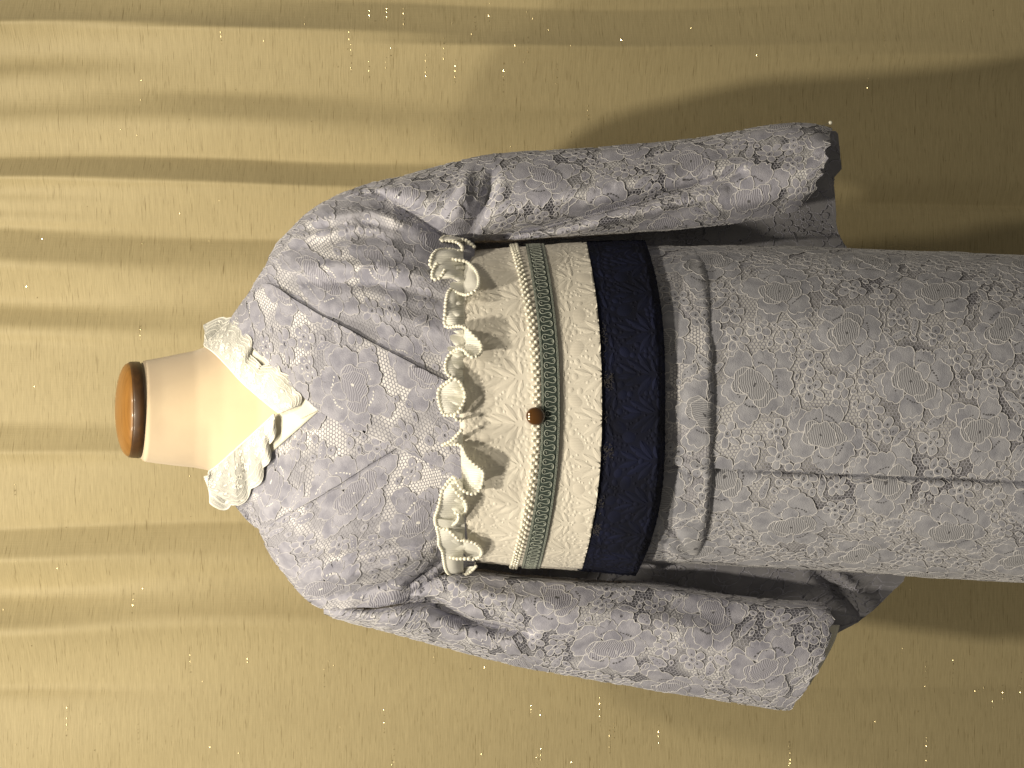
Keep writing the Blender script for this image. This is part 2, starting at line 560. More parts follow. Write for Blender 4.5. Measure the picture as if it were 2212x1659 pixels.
# ------------------------------------------------------------------ lace and brocade motifs, laid out on the flat cloth
class Acc:
    def __init__(self):
        self.V, self.T, self.M, self.k = [], [], [], 0
        self.warp = 0.0

    def add(self, V, T, mt):
        self.V.append(V); self.T.append(T + self.k); self.M.append(np.full(len(T), mt)); self.k += len(V)

    def fan(self, pts, c, h, dome, mt, mids=(0.55,)):
        """Filled, gently domed petal."""
        k = len(pts)
        V = [np.array([[c[0], c[1], h + dome]])]
        for q in sorted(mids):
            V.append(np.column_stack([c + (pts - c) * q, np.full(k, h + dome * (1 - q * q))]))
        V.append(np.column_stack([pts, np.full(k, h)]))
        j = np.arange(k); j2 = (j + 1) % k
        T = [np.column_stack([np.zeros(k, int), 1 + j, 1 + j2])]
        for q in range(len(mids)):
            a, b = 1 + q * k, 1 + (q + 1) * k
            T.append(np.column_stack([a + j, b + j, b + j2])); T.append(np.column_stack([a + j, b + j2, a + j2]))
        self.add(np.vstack(V), np.vstack(T), mt)

    def ring(self, outer, inner, h, dome, mt):
        k = len(outer); j = np.arange(k); j2 = (j + 1) % k
        mid = (outer + inner) / 2
        V = np.vstack([np.column_stack([inner, np.full(k, h)]), np.column_stack([mid, np.full(k, h + dome)]), np.column_stack([outer, np.full(k, h)])])
        T = []
        for a, b in ((0, k), (k, 2 * k)):
            T.append(np.column_stack([a + j, b + j, b + j2])); T.append(np.column_stack([a + j, b + j2, a + j2]))
        self.add(V, np.vstack(T), mt)

    def cord(self, pts, w, h, ht, mt, closed=True):
        k = len(pts)
        tg = (np.roll(pts, -1, 0) - np.roll(pts, 1, 0)) if closed else np.gradient(pts, axis=0)
        tg = tg / (np.linalg.norm(tg, axis=1)[:, None] + 1e-12)
        nr = np.column_stack([-tg[:, 1], tg[:, 0]])
        V = np.vstack([np.column_stack([pts + nr * w / 2, np.full(k, h)]), np.column_stack([pts, np.full(k, h + ht)]), np.column_stack([pts - nr * w / 2, np.full(k, h)])])
        j = np.arange(k if closed else k - 1); j2 = (j + 1) % k
        T = []
        for a, b in ((0, k), (k, 2 * k)):
            T.append(np.column_stack([a + j, b + j, b + j2])); T.append(np.column_stack([a + j, b + j2, a + j2]))
        self.add(V, np.vstack(T), mt)

    def done(self, patch, name, mats, parent, kind='stuff'):
        V = np.vstack(self.V); T = np.vstack(self.T); M = np.concatenate(self.M)
        out = patch.outside(V[:, 0], V[:, 1])
        keep = ~(out[T].all(1))
        T, M = T[keep], M[keep]
        used = np.unique(T)
        re = np.full(len(V), -1); re[used] = np.arange(len(used))
        V = V[used]; T = re[T]
        x, y = V[:, 0] / MM, V[:, 1] / MM
        dx = self.warp * (1.5 * np.sin(y / 9.1 + 1.3 * np.sin(x / 17)) + 0.9 * np.sin(y / 4.3 + x / 7.7) + 0.35 * np.sin(y / 1.35 + x / 2.1))
        dy = self.warp * (1.5 * np.sin(x / 8.3 + 1.1 * np.sin(y / 15)) + 0.9 * np.sin(x / 3.9 - y / 6.1) + 0.35 * np.sin(x / 1.25 - y / 1.9))
        W = patch.map(V[:, 0] + dx * MM, V[:, 1] + dy * MM, V[:, 2])
        # throw away slivers flattened against the border
        a = W[T[:, 1]] - W[T[:, 0]]; b = W[T[:, 2]] - W[T[:, 0]]
        ok = np.linalg.norm(np.cross(a, b), axis=1) > 1e-10
        T, M = T[ok], M[ok]
        return mesh(name, W, T.astype(np.int64), mats, parent, M, uv=V[:, :2], kind=kind)


MM = 0.001


def rot(p, a):
    c, s = math.cos(a), math.sin(a)
    return p @ np.array([[c, s], [-s, c]])


def blob(rx, ry, k=14, wob=0.0, lobes=0, ph=0.0):
    a = np.arange(k) * 2 * np.pi / k
    r = 1 + wob * np.abs(np.sin(lobes * a / 2 + ph)) if lobes else np.ones(k)
    return np.column_stack([rx * r * np.cos(a), ry * r * np.sin(a)])


def petal_outline(a0, a1, r0, R, nl, k=26, depth=0.13):
    t = np.linspace(0, 1, k)
    env = np.sin(np.pi * np.clip(t * 0.94 + 0.03, 0, 1)) ** 0.33
    sc = 1 - depth + depth * np.abs(np.sin(np.pi * nl * t)) ** 0.7
    r = r0 + (R - r0) * env * sc
    a = a0 + (a1 - a0) * t
    outer = np.column_stack([r * np.cos(a), r * np.sin(a)])
    ti = np.linspace(1, 0, 6)[1:-1]
    ai = a0 + (a1 - a0) * ti
    inner = np.column_stack([r0 * 0.92 * np.cos(ai), r0 * 0.92 * np.sin(ai)])
    return np.vstack([outer, inner])


CW, CH = 1.05 * MM, 0.5 * MM


def put(acc, pts, c, a, flip, h, dome, mt, cordm=2, cw=CW, ch=CH, centre=None):
    p = pts * np.array([1, -1]) if flip else pts
    p = rot(p, a) + c
    cc = p.mean(0) if centre is None else rot((centre * np.array([1, -1]) if flip else centre)[None], a)[0] + c
    acc.fan(p, cc, h, dome, mt)
    if cordm is not None:
        acc.cord(p, cw, h - 0.05 * MM, ch, cordm)


def rose(acc, c, R, a, flip, h0):
    """A full-blown lace rose: scalloped outer petals, curled inner petals, ribbed heart."""
    for q in range(5):                       # sepals and half-hidden petals behind the rose
        am = 0.5 + q * 1.2566 + rng.normal(0, 0.12)
        o = petal_outline(am - 0.36, am + 0.36, 0.5 * R, rng.uniform(1.12, 1.26) * R, 3, k=18)
        put(acc, o, c, a, flip, h0 - 0.25 * MM, 0.25 * MM, 0, centre=np.array([0.85 * R * math.cos(am), 0.85 * R * math.sin(am)]))
    edges = np.array([0.0, 0.95, 2.0, 3.05, 3.95, 5.1]) + rng.normal(0, 0.05, 6)
    radii = [0.98, 0.86, 1.0, 0.9, 1.02, 0.88]
    for q in range(6):
        a0 = edges[q] - 0.04; a1 = (edges[(q + 1) % 6] + (2 * np.pi if q == 5 else 0)) + 0.04
        o = petal_outline(a0, a1, 0.34 * R, radii[q] * R, [4, 5, 4, 6, 4, 5][q], k=34)
        am = (a0 + a1) / 2
        put(acc, o, c, a, flip, h0 + 0.04 * MM * q, 0.45 * MM, 0, centre=np.array([0.62 * R * math.cos(am), 0.62 * R * math.sin(am)]))
        # a crescent of open stitches at the root of the petal: raised dots coloured as holes
        if q in (0, 2, 3, 5):
            for e in np.linspace(-0.26, 0.26, 5):
                d = np.array([0.545 * R * math.cos(am + e), 0.545 * R * math.sin(am + e)])
                d = d * np.array([1, -1]) if flip else d
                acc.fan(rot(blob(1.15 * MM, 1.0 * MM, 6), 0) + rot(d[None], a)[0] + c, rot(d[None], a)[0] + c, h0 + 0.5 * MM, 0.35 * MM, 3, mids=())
    for q, (a0, a1, Rr, nl) in enumerate([(0.5, 2.3, 0.60, 2), (2.5, 3.9, 0.56, 1), (4.2, 6.1, 0.63, 2)]):
        o = petal_outline(a0, a1, 0.16 * R, Rr * R, nl, k=22, depth=0.2)
        am = (a0 + a1) / 2
        put(acc, o, c, a, flip, h0 + (0.5 + 0.06 * q) * MM, 0.35 * MM, 1 if q != 1 else 0, centre=np.array([0.4 * Rr * R * 1.3 * math.cos(am), 0.4 * Rr * R * 1.3 * math.sin(am)]))
    o = blob(0.30 * R, 0.36 * R, 30, 0.16, 7) + np.array([0.06 * R, -0.05 * R])
    put(acc, o, c, a, flip, h0 + 0.8 * MM, 0.3 * MM, 1)
    cc = np.array([0.06 * R, -0.05 * R]); cc = cc * np.array([1, -1]) if flip else cc
    cc = rot(cc[None], a)[0] + c
    acc.fan(blob(2.1 * MM, 1.7 * MM, 9) + cc, cc, h0 + 1.05 * MM, 0.1 * MM, 3, mids=())


def daisy(acc, c, R, a, n, h0):
    for q in range(n):
        ang = a + q * 2 * np.pi / n
        o = blob(0.37 * R, 0.27 * R * 6 / n, 13, 0.05, 3) + np.array([0.62 * R, 0])
        put(acc, o, c, ang, False, h0 + 0.02 * MM * q, 0.3 * MM, 0)
        d = rot(np.array([[0.52 * R, 0.0]]), ang)[0] + c
        if n == 5:
            acc.fan(blob(1.1 * MM, 1.1 * MM, 7) + d, d, h0 + 0.36 * MM, 0.05 * MM, 3, mids=())
    o1, o2 = blob(0.30 * R, 0.30 * R, 14) + c, blob(0.11 * R, 0.11 * R, 14) + c
    acc.ring(o1, o2, h0 + 0.3 * MM, 0.25 * MM, 0)
    acc.cord(o1, CW, h0 + 0.3 * MM, CH, 2)


def leaf_outline(L, W, nl=4, k=30):
    t = np.linspace(0, 1, k)
    half = W * np.sin(np.pi * t) ** 0.75
    up = half * (1 - 0.18 + 0.18 * np.abs(np.sin(np.pi * nl * t)))
    lo = half * 0.75
    x = (t - 0.5) * L
    return np.vstack([np.column_stack([x, up]), np.column_stack([x[::-1][1:-1], -lo[::-1][1:-1]])])


def leaf(acc, c, L, W, a, flip, h0, slit=True):
    o = leaf_outline(L, W)
    put(acc, o, c, a, flip, h0, 0.4 * MM, 0)
    if slit:
        for x in np.linspace(-0.25, 0.25, 4):
            d = rot(np.array([[x * L, 0.05 * W]]), a)[0] + c
            acc.fan(blob(0.85 * MM, 0.6 * MM, 6) + d, d, h0 + 0.42 * MM, 0.06 * MM, 3, mids=())


def lace(patch, name, parent, mats, scale=1.0, phase=(0, 0), net=True, tilt=0.0, seed=1, fill=1.0):
    """All-over floral lace for one sheet of cloth: roses on a diamond repeat, daisies, leaves, rings and a hexagonal net."""
    global rng
    keep = rng
    rng = np.random.default_rng(seed)
    S = patch.s[-1]; T0 = patch.t0.min(); T1 = (patch.t0 + patch.L).max()
    acc = Acc(); acc.warp = 1.0
    b1 = np.array([76, 57]) * MM * scale; b2 = np.array([103, -59]) * MM * scale
    placed = []
    mar = 40 * MM * scale
    for i in range(-14, 24):
        for j in range(-14, 24):
            c = i * b1 + j * b2 + np.array(phase) * MM
            if -mar < c[0] < S + mar and T0 - mar < c[1] < T1 + mar:
                R = 42 * MM * scale * (0.96 if (i + j) % 2 else 1.04)
                rose(acc, c, R, tilt + 0.5 + 0.9 * ((i * 2 + j) % 3) + (math.pi if (i + j) % 2 else 0), (i + j) % 2 == 0, 1.0 * MM)
                placed.append((c[0], c[1], R * 1.0))
    pl = [np.array(placed) if placed else np.zeros((0, 3))]

    def free(c, r):
        p = pl[0]
        return not len(p) or np.all(np.hypot(p[:, 0] - c[0], p[:, 1] - c[1]) > p[:, 2] + r)

    def take(c, r):
        pl[0] = np.vstack([pl[0], [c[0], c[1], r]])
    area = (S + 2 * mar) * (T1 - T0 + 2 * mar)
    N = int(area / (MM * MM) / 28 * (fill if fill >= 1 else fill * 0.12))
    hb = 0.75 * MM

    def rnd():
        return np.array([rng.uniform(-0.015, S + 0.015), rng.uniform(T0 - 0.015, T1 + 0.015)])
    for _ in range(N):
        c = rnd()
        R = rng.uniform(13, 16.5) * MM * scale
        if free(c, R * 0.80):
            daisy(acc, c, R, rng.uniform(0, 6), 6 if rng.random() < 0.55 else 5, hb)
            take(c, R)
    for _ in range(N):
        c = rnd(); a = rng.uniform(0, np.pi)
        L, W = rng.uniform(20, 30) * MM * scale, rng.uniform(5, 6.8) * MM * scale
        d = np.array([math.cos(a), math.sin(a)]) * L * 0.3
        if free(c, W * 0.65) and free(c + d, W * 0.55) and free(c - d, W * 0.55):
            leaf(acc, c, L, W, a, rng.random() < 0.5, hb)
            take(c, W * 0.85); take(c + d, W * 0.6); take(c - d, W * 0.6)
    for _ in range(N * 2):
        c = rnd()
        r = rng.uniform(3.2, 5.2) * MM * scale
        if free(c, r * 0.92):
            ky = rng.uniform(0.75, 1)
            o, i_ = rot(blob(r, r * ky, 12), rng.uniform(0, 3)), None
            acc.ring(o + c, o * 0.30 + c, hb, 0.3 * MM, 0)
            acc.cord(o + c, CW * 0.9, hb, CH * 0.9, 2)
            take(c, r * 1.0)
    # stems: thin cords wandering between the motifs
    p = pl[0]
    for _ in range(int(len(p) * 0.5)):
        q = p[rng.integers(len(p))]
        d = np.hypot(p[:, 0] - q[0], p[:, 1] - q[1])
        near = np.where((d > 6 * MM) & (d < 34 * MM * scale))[0]
        if len(near) == 0:
            continue
        e = p[rng.choice(near)]
        t = np.linspace(0, 1, 12)[:, None]
        mid = (q[:2] + e[:2]) / 2 + rng.normal(0, 4 * MM, 2)
        cv = (1 - t) ** 2 * q[:2] + 2 * t * (1 - t) * mid + t * t * e[:2]
        acc.cord(cv, CW * 0.85, 0.3 * MM, 0.5 * MM, 2, closed=False)
    acc.done(patch, name, mats, parent)
    if net:
        hexnet(patch, parent, scale)
    rng = keep


def hexnet(patch, parent, scale=1.0, cell=4.1, w=0.95, mat=None):
    S = patch.s[-1]; T0 = patch.t0.min(); T1 = (patch.t0 + patch.L).max()
    a = cell * MM * scale
    ni, nj = int(S / a) + 3, int((T1 - T0) / (a * 0.866)) + 3
    I, J = np.meshgrid(np.arange(ni), np.arange(nj), indexing='ij')
    # hexagon corners, two per cell of a triangular lattice
    cx = (I + 0.5 * (J % 2)) * a; cy = T0 + J * a * 0.866
    u = np.stack([cx, cy + a / math.sqrt(3)], -1)
    d = np.stack([cx, cy - a / math.sqrt(3)], -1)
    u += rng.normal(0, 0.28 * MM, u.shape); d += rng.normal(0, 0.28 * MM, d.shape)
    segs = []
    for i_off, j_off, par in ((0, 1, None), (1, 1, None), (0, 2, None)):
        pass
    # corner u(i,j) joins d of the two cells above it (j+1) and d of the cell two rows up
    def pick(arr, di, dj):
        out = np.full(arr.shape, np.nan)
        ii, jj = I + di, J + dj
        ok = (ii >= 0) & (ii < ni) & (jj >= 0) & (jj < nj)
        out[ok] = arr[ii[ok], jj[ok]]
        return out
    odd = (J % 2)
    segs.append((u, pick(d, odd - 1, 1)))
    segs.append((u, pick(d, odd, 1)))
    segs.append((u, pick(d, 0, 2)))
    A = np.vstack([s[0].reshape(-1, 2) for s in segs]); B = np.vstack([s[1].reshape(-1, 2) for s in segs])
    ok = ~np.isnan(B).any(1)
    A, B = A[ok], B[ok]
    dd = B - A
    L = np.linalg.norm(dd, axis=1)
    A, B, dd = A[L < a], B[L < a], dd[L < a]
    nr = np.column_stack([-dd[:, 1], dd[:, 0]]) / np.linalg.norm(dd, axis=1)[:, None] * (w * MM * scale / 2)
    k = len(A)
    h1, h2 = np.full((k, 1), 0.12 * MM), np.full((k, 1), 0.42 * MM)
    V = np.concatenate([np.hstack([A + nr, h1]), np.hstack([A, h2]), np.hstack([A - nr, h1]), np.hstack([B + nr, h1]), np.hstack([B, h2]), np.hstack([B - nr, h1])])
    j = np.arange(k)
    T = np.vstack([np.column_stack([j, j + k, j + 4 * k]), np.column_stack([j, j + 4 * k, j + 3 * k]),
                   np.column_stack([j + k, j + 2 * k, j + 5 * k]), np.column_stack([j + k, j + 5 * k, j + 4 * k])])
    acc = Acc(); acc.add(V, T, 0)
    acc.done(patch, 'lace_net', mat or M_NET, parent)


M_HOLE_SHADE = cloth('painted_hole_shade', (0.085, 0.085, 0.10), (0.12, 0.12, 0.135), scale=60, bump=0.1)  # dark dots laid on the lace, the shade of its holes painted as colour
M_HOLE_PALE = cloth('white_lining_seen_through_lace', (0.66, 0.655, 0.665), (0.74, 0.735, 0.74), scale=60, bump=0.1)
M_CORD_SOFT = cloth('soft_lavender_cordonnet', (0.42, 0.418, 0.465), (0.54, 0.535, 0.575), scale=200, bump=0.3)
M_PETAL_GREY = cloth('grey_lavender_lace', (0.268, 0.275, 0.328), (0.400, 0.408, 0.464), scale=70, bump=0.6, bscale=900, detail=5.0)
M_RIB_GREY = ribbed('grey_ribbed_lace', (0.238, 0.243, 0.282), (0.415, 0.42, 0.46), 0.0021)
LACE = [M_PETAL, M_PETAL_RIB, M_CORD, M_HOLE_SHADE]
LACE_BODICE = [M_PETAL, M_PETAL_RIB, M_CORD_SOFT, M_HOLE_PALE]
LACE_SKIRT = [M_PETAL_GREY, M_RIB_GREY, M_CORD, M_HOLE_SHADE]

# ------------------------------------------------------------------ dress form (neck, torso, wooden cap)
form = thing('dress_form', 'flesh coloured dress form neck with round honey wood cap', 'dress form', tuple(P(2400, 880, 0.0)))
NX = [303, 312, 340, 380, 420, 450, 480, 520, 560, 600, 660, 760, 900, 1100, 1300, 1500, 1900, 2420]
NT = [787, 779, 774, 766, 758, 747, 731, 705, 665, 630, 590, 560, 560, 580, 590, 580, 575, 580]
NB = [989, 997, 1001, 1006, 1010, 1016, 1035, 1060, 1092, 1125, 1165, 1205, 1205, 1190, 1180, 1190, 1200, 1210]
ND = [.054, .055, .055, .056, .057, .058, .059, .061, .063, .066, .072, .08, .085, .09, .09, .10, .10, .10]
NO = [-.020, -.019, -.016, -.012, -.008, -.006, -.004, -.002, 0, 0, 0, 0, 0, 0, 0, 0, 0, 0]
NBOW = [12, 12, 11, 9, 6, 4, 2, 0, 0, 0, 0, 0, 0, 0, 0, 0, 0, 0]


def loop_rows(xs, top, bot, dep, off, bow, m=72, rows=90, xr=None):
    xr = np.linspace(xs[0], xs[-1], rows) if xr is None else xr
    ph = np.arange(m) * 2 * np.pi / m
    out = []
    for x in xr:
        a, b, d, o, bw = (np.interp(x, xs, q) for q in (top, bot, dep, off, bow))
        out.append(P(x + bw * np.sin(ph), (a + b) / 2 - (b - a) / 2 * np.cos(ph), o - d * np.sin(ph)))
    return np.array(out)


xr = np.concatenate([np.linspace(303, 316, 6), np.linspace(320, 700, 50), np.linspace(720, 2420, 20)])
G = loop_rows(NX, NT, NB, ND, NO, NBOW, xr=xr)
mesh('neck', G, grid_faces(len(xr), 72, True), M_SKIN, form)
# cap: dark bevelled edge and a domed honey top
cx0 = [277, 279, 282, 300, 304]
R1 = loop_rows(cx0, [784, 782, 781, 781, 786], [986, 988, 989, 990, 986], [.052, .0535, .054, .054, .050], [-.022] * 5, [10, 10, 10, 12, 12], xr=np.array([277, 279, 282, 290, 300, 304]))
cap = mesh('neck_cap', R1, grid_faces(6, 72, True), M_WOOD_DARK, form)
dome = []
for q in np.linspace(0, 1, 14):
    rr = math.cos(q * math.pi / 2)
    x = 278 - 28 * math.sin(q * math.pi / 2)
    ph = np.arange(72) * 2 * np.pi / 72
    dome.append(P(x + 10 * rr * np.sin(ph), 885 - 101 * rr * np.cos(ph), -0.022 - 0.052 * rr * np.sin(ph)))
top = mesh('cap_top', np.array(dome), grid_faces(14, 72, True), M_WOOD, cap)

# ------------------------------------------------------------------ kimono
kim = thing('kimono', 'lavender grey lace kimono with wide sleeves on the dress form', 'kimono', tuple(P(2420, 880, 0.0)))
BX = [440, 500, 535, 600, 650, 700, 760, 850, 900, 960, 1030]
BT = [745, 690, 640, 525, 475, 437, 411, 402, 432, 486, 520]
BB = [1050, 1085, 1100, 1222, 1285, 1323, 1345, 1342, 1312, 1262, 1232]
BD = [.050, .060, .066, .082, .092, .100, .107, .114, .117, .120, .124]


def body_depth(X, Y):
    a, b, d = itp(X, BX, BT), itp(X, BX, BB), itp(X, BX, BD)
    w = np.clip((Y - (a + b) / 2) / ((b - a) / 2), -1, 1)
    return -d * np.sqrt(np.clip(1 - np.abs(w) ** 2.3, 0, 1))


BODY_W = [
    ([(640, 540), (760, 510), (900, 520)], 16, -0.007), ([(620, 580), (800, 575), (950, 600)], 15, 0.006), ([(660, 610), (820, 615), (970, 650)], 13, -0.005),
    ([(690, 470), (800, 455), (870, 480)], 12, 0.006), ([(700, 660), (850, 680), (980, 720)], 16, 0.003), ([(640, 500), (780, 480), (880, 500)], 9, -0.004),
    ([(640, 1250), (760, 1240), (930, 1195)], 14, 0.006), ([(640, 1215), (780, 1200), (960, 1165)], 14, -0.005), ([(680, 1290), (800, 1275), (900, 1240)], 11, -0.006),
    ([(700, 1150), (850, 1140), (980, 1120)], 18, 0.004), ([(740, 1060), (880, 1070), (980, 1075)], 14, -0.003),
    ([(960, 1203), (905, 1245), (880, 1262)], 7, -0.012),
]


def body(off):
    return lambda X, Y, U, V: body_depth(X, Y) + off - 1.5 * wrinkles(X, Y, BODY_W)


RA = [(510, 680), (560, 600), (600, 525), (650, 475), (700, 437), (760, 413), (815, 418), (858, 430), (890, 450), (966, 498), (1025, 506)]
RB = [(490, 700), (560, 762), (610, 812), (650, 850), (690, 887), (745, 915), (810, 945), (860, 968), (900, 985), (960, 1015), (1025, 1042)]
LA_ = [(490, 1060), (560, 1000), (600, 962), (650, 915), (690, 880), (745, 840), (810, 800), (860, 780), (900, 770), (960, 760), (1025, 760)]
LB_ = [(510, 1085), (545, 1118), (570, 1165), (596, 1213), (640, 1270), (695, 1314), (770, 1312), (830, 1307), (906, 1286), (960, 1232), (1025, 1230)]
pt = Patch(LA_, LB_, body(0.004), 150, 130)
o = pt.sheet('front_panel', M_LIN_PALE, kim)
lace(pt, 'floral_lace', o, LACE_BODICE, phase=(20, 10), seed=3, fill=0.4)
pt = Patch(RB, RA, body(-0.002), 150, 150)
o = pt.sheet('front_panel', M_LIN_PALE, kim)
lace(pt, 'floral_lace', o, LACE_BODICE, phase=(-10, 30), seed=4, fill=0.4)
# collar bands
LS = [(500, 1083), (556, 1140), (615, 1112), (690, 1072), (760, 1028), (810, 996), (850, 972), (880, 950)]
LE = [(490, 1058), (560, 1000), (600, 962), (650, 915), (690, 880), (745, 840), (790, 812), (830, 790)]
pt = Patch(LE, LS, body(0.001), 90, 60)
o = pt.sheet('collar_band', M_LIN_PALE, kim, 0.004)
lace(pt, 'floral_lace', o, LACE_BODICE, phase=(5, -20), seed=5, fill=0.4)
RS = [(508, 672), (572, 614), (640, 650), (700, 684), (750, 710), (800, 738), (850, 764), (890, 785), (930, 806), (975, 829), (1025, 856)]
RE = [(490, 702), (560, 764), (610, 814), (650, 852), (690, 889), (745, 917), (810, 947), (860, 970), (900, 987), (960, 1017), (1025, 1044)]
pt = Patch(RE, RS, body(-0.007), 130, 70)
o = pt.sheet('collar_band', M_LIN_PALE, kim, 0.004)
lace(pt, 'floral_lace', o, LACE_BODICE, phase=(30, 40), seed=6, fill=0.4)

# sleeves -------------------------------------------------------------
SRW = [
    ([(1016, 522), (1175, 490), (1295, 458), (1415, 427), (1520, 395), (1600, 372)], 11, -0.020), ([(1040, 532), (1190, 508), (1330, 474), (1470, 438), (1560, 415)], 13, 0.012),
    ([(1000, 470), (1150, 440), (1300, 410), (1450, 375)], 22, 0.008), ([(1010, 500), (1050, 440), (1065, 380)], 13, -0.014), ([(960, 490), (1000, 430), (1010, 370)], 15, 0.010),
    ([(890, 440), (960, 420), (1000, 390)], 12, 0.006), ([(1450, 470), (1600, 440), (1740, 400)], 22, 0.006), ([(1560, 330), (1660, 330), (1760, 330)], 25, -0.008),
    ([(1120, 360), (1300, 350), (1480, 335)], 18, -0.004),
]


def sleeve_r(X, Y, U, V):
    st = -0.004 - 0.062 * np.sin(np.pi * np.clip(V * 0.92 + 0.0, 0, 1)) ** 0.6
    st = st + 0.04 * smooth(V, 0.955, 1.0) ** 2 * (1 - smooth(X, 1350, 1600))
    k = smooth(X, 740, 900)
    return body_depth(X, Y) * (1 - k) + st * k - wrinkles(X, Y, SRW) * smooth(V, 0.0, 0.15) - 0.003


RO = [(735, 424), (800, 397), (860, 384), (930, 365), (1000, 347), (1100, 331), (1200, 325), (1330, 317), (1420, 309), (1520, 297), (1640, 276), (1720, 268), (1765, 270), (1798, 280)]
RI = [(745, 430), (815, 420), (860, 450), (910, 492), (970, 524), (1080, 521), (1190, 513), (1320, 506), (1420, 498), (1520, 489), (1620, 477), (1690, 462), (1730, 450), (1750, 430)]


def hem_r(X, Y, U, V):
    k = smooth(U, 0.9, 1.0)
    return X + k * (12 * np.sin(np.pi * V) - 9 * np.abs(np.sin(V * np.pi * 7.5)) + 3 * np.sin(V * 31)), Y + k * 5 * np.sin(V * np.pi * 5.5)


pt = Patch(RO, RI, sleeve_r, 220, 90, warp=hem_r)
slv = pt.sheet('sleeve', M_LIN_GAP_SHADE, kim)
slv['label'] = 'sleeve hanging on the right of the sash, white pin at its tip'
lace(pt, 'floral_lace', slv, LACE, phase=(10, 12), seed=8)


def back_r(X, Y, U, V):
    return 0.012 + 0.028 * np.sin(np.pi * np.clip(V, 0, 1)) - 0.012 * smooth(V, 0.7, 1.0) + 0.003 * np.sin(X / 40.0)


BRO = [(900, 392), (1000, 362), (1200, 338), (1400, 322), (1600, 292), (1720, 282), (1780, 282), (1806, 284)]
BRI = [(940, 530), (1000, 540), (1200, 545), (1400, 548), (1600, 552), (1720, 552), (1790, 552), (1838, 552)]


def hem_rb(X, Y, U, V):
    dx = np.interp(V, [0, .02, .30, .36, .44, .50, .68, .73, .80, 1.0], [0, 4, 2, -14, -34, -26, -28, -44, -24, 0])
    return X + dx * smooth(U, 0.9, 1.0), Y


pt = Patch(BRO, BRI, back_r, 150, 130, warp=hem_rb)
bk = pt.sheet('sleeve_back', M_LIN_BACK, kim)
lace(pt, 'floral_lace', bk, [M_LIN_BACK, M_LIN_BACK, M_PETAL, M_LIN_BACK], phase=(50, 12), net=False, seed=9)

SLW = [
    ([(700, 1308), (830, 1304), (930, 1300), (1016, 1342), (1140, 1366)], 14, -0.032), ([(720, 1335), (850, 1352), (1000, 1385), (1150, 1415)], 16, 0.006),
    ([(945, 1240), (1010, 1275), (1080, 1290), (1200, 1300)], 17, 0.010), ([(905, 1262), (930, 1240), (955, 1232)], 8, -0.008), ([(1150, 1400), (1300, 1400), (1450, 1405)], 20, -0.006),
    ([(1200, 1330), (1350, 1330), (1520, 1360)], 24, 0.007), ([(1250, 1440), (1450, 1450), (1680, 1470)], 22, 0.005), ([(1420, 1300), (1550, 1340), (1700, 1345)], 16, -0.004), ([(1550, 1420), (1650, 1410), (1770, 1400)], 20, 0.005),
]


def sleeve_l(X, Y, U, V):
    st = -0.002 - 0.060 * np.sin(np.pi * np.clip(0.12 + V * 0.88, 0, 1)) ** 0.65
    st = st + 0.045 * (1 - smooth(V, 0.0, 0.09)) ** 2
    k = smooth(X, 700, 880)
    return body_depth(X, Y) * (1 - k) + st * k - wrinkles(X, Y, SLW) * smooth(1 - V, 0.0, 0.15) - 0.003


LI = [(700, 1313), (775, 1311), (832, 1303), (900, 1262), (950, 1236), (1020, 1230), (1119, 1241), (1291, 1254), (1402, 1258), (1500, 1272), (1600, 1288), (1700, 1298), (1770, 1303), (1799, 1314)]
LO = [(700, 1325), (752, 1343), (825, 1361), (890, 1379), (950, 1395), (1030, 1416), (1106, 1434), (1220, 1457), (1340, 1478), (1450, 1495), (1550, 1511), (1630, 1524), (1680, 1532), (1706, 1532)]


def hem_l(X, Y, U, V):
    k = smooth(U, 0.88, 1.0)
    return X + k * (28 * np.sin(np.pi * V) ** 0.8 - smooth(U, 0.96, 1) * (5 * np.abs(np.sin(V * np.pi * 8)) + 3 * np.sin(V * 37))), Y


pt = Patch(LI, LO, sleeve_l, 220, 110, warp=hem_l)
slv2 = pt.sheet('sleeve', M_LIN_MID, kim)
slv2['label'] = 'sleeve hanging on the left of the sash with a slanted hem'
lace(pt, 'floral_lace', slv2, LACE, phase=(35, 25), seed=11)


def back_l(X, Y, U, V):
    y = 0.020 + 0.02 * np.sin(np.pi * V)
    return y - wrinkles(X, Y, [([(1765, 1236), (1820, 1285), (1868, 1340)], 13, -0.020), ([(1800, 1236), (1850, 1275), (1900, 1320)], 16, 0.012), ([(1500, 1290), (1650, 1285), (1790, 1300)], 20, 0.005)])


BLI = [(900, 1225), (1100, 1190), (1330, 1195), (1450, 1205), (1600, 1208), (1750, 1212), (1850, 1216), (1920, 1220), (1966, 1225)]
BLO = [(900, 1360), (1100, 1420), (1330, 1470), (1450, 1490), (1560, 1505), (1640, 1515), (1690, 1505), (1730, 1460), (1760, 1420)]


def hem_lb(X, Y, U, V):
    dx = np.interp(V, [0, .15, .50, .60, .66, 1.0], [-6, 15, 18, 12, -18, -4])
    return X + dx * smooth(U, 0.8, 1.0), Y


pt = Patch(BLI, BLO, back_l, 120, 130, warp=hem_lb)
bk2 = pt.sheet('sleeve_back', M_LIN_BACK, kim)
lace(pt, 'floral_lace', bk2, [M_LIN_BACK, M_LIN_BACK, M_PETAL, M_LIN_BACK], phase=(15, 12), net=False, seed=12)

pt = Patch([(1735, 1352), (1730, 1400), (1722, 1450), (1712, 1490)], [(1814, 1352), (1803, 1385), (1780, 1430), (1750, 1478)], lambda X, Y, U, V: 0.0 + 0.004 * np.sin(U * 9), 30, 14)
pt.sheet('sleeve_lining', M_WHITE, kim, 0.0015)

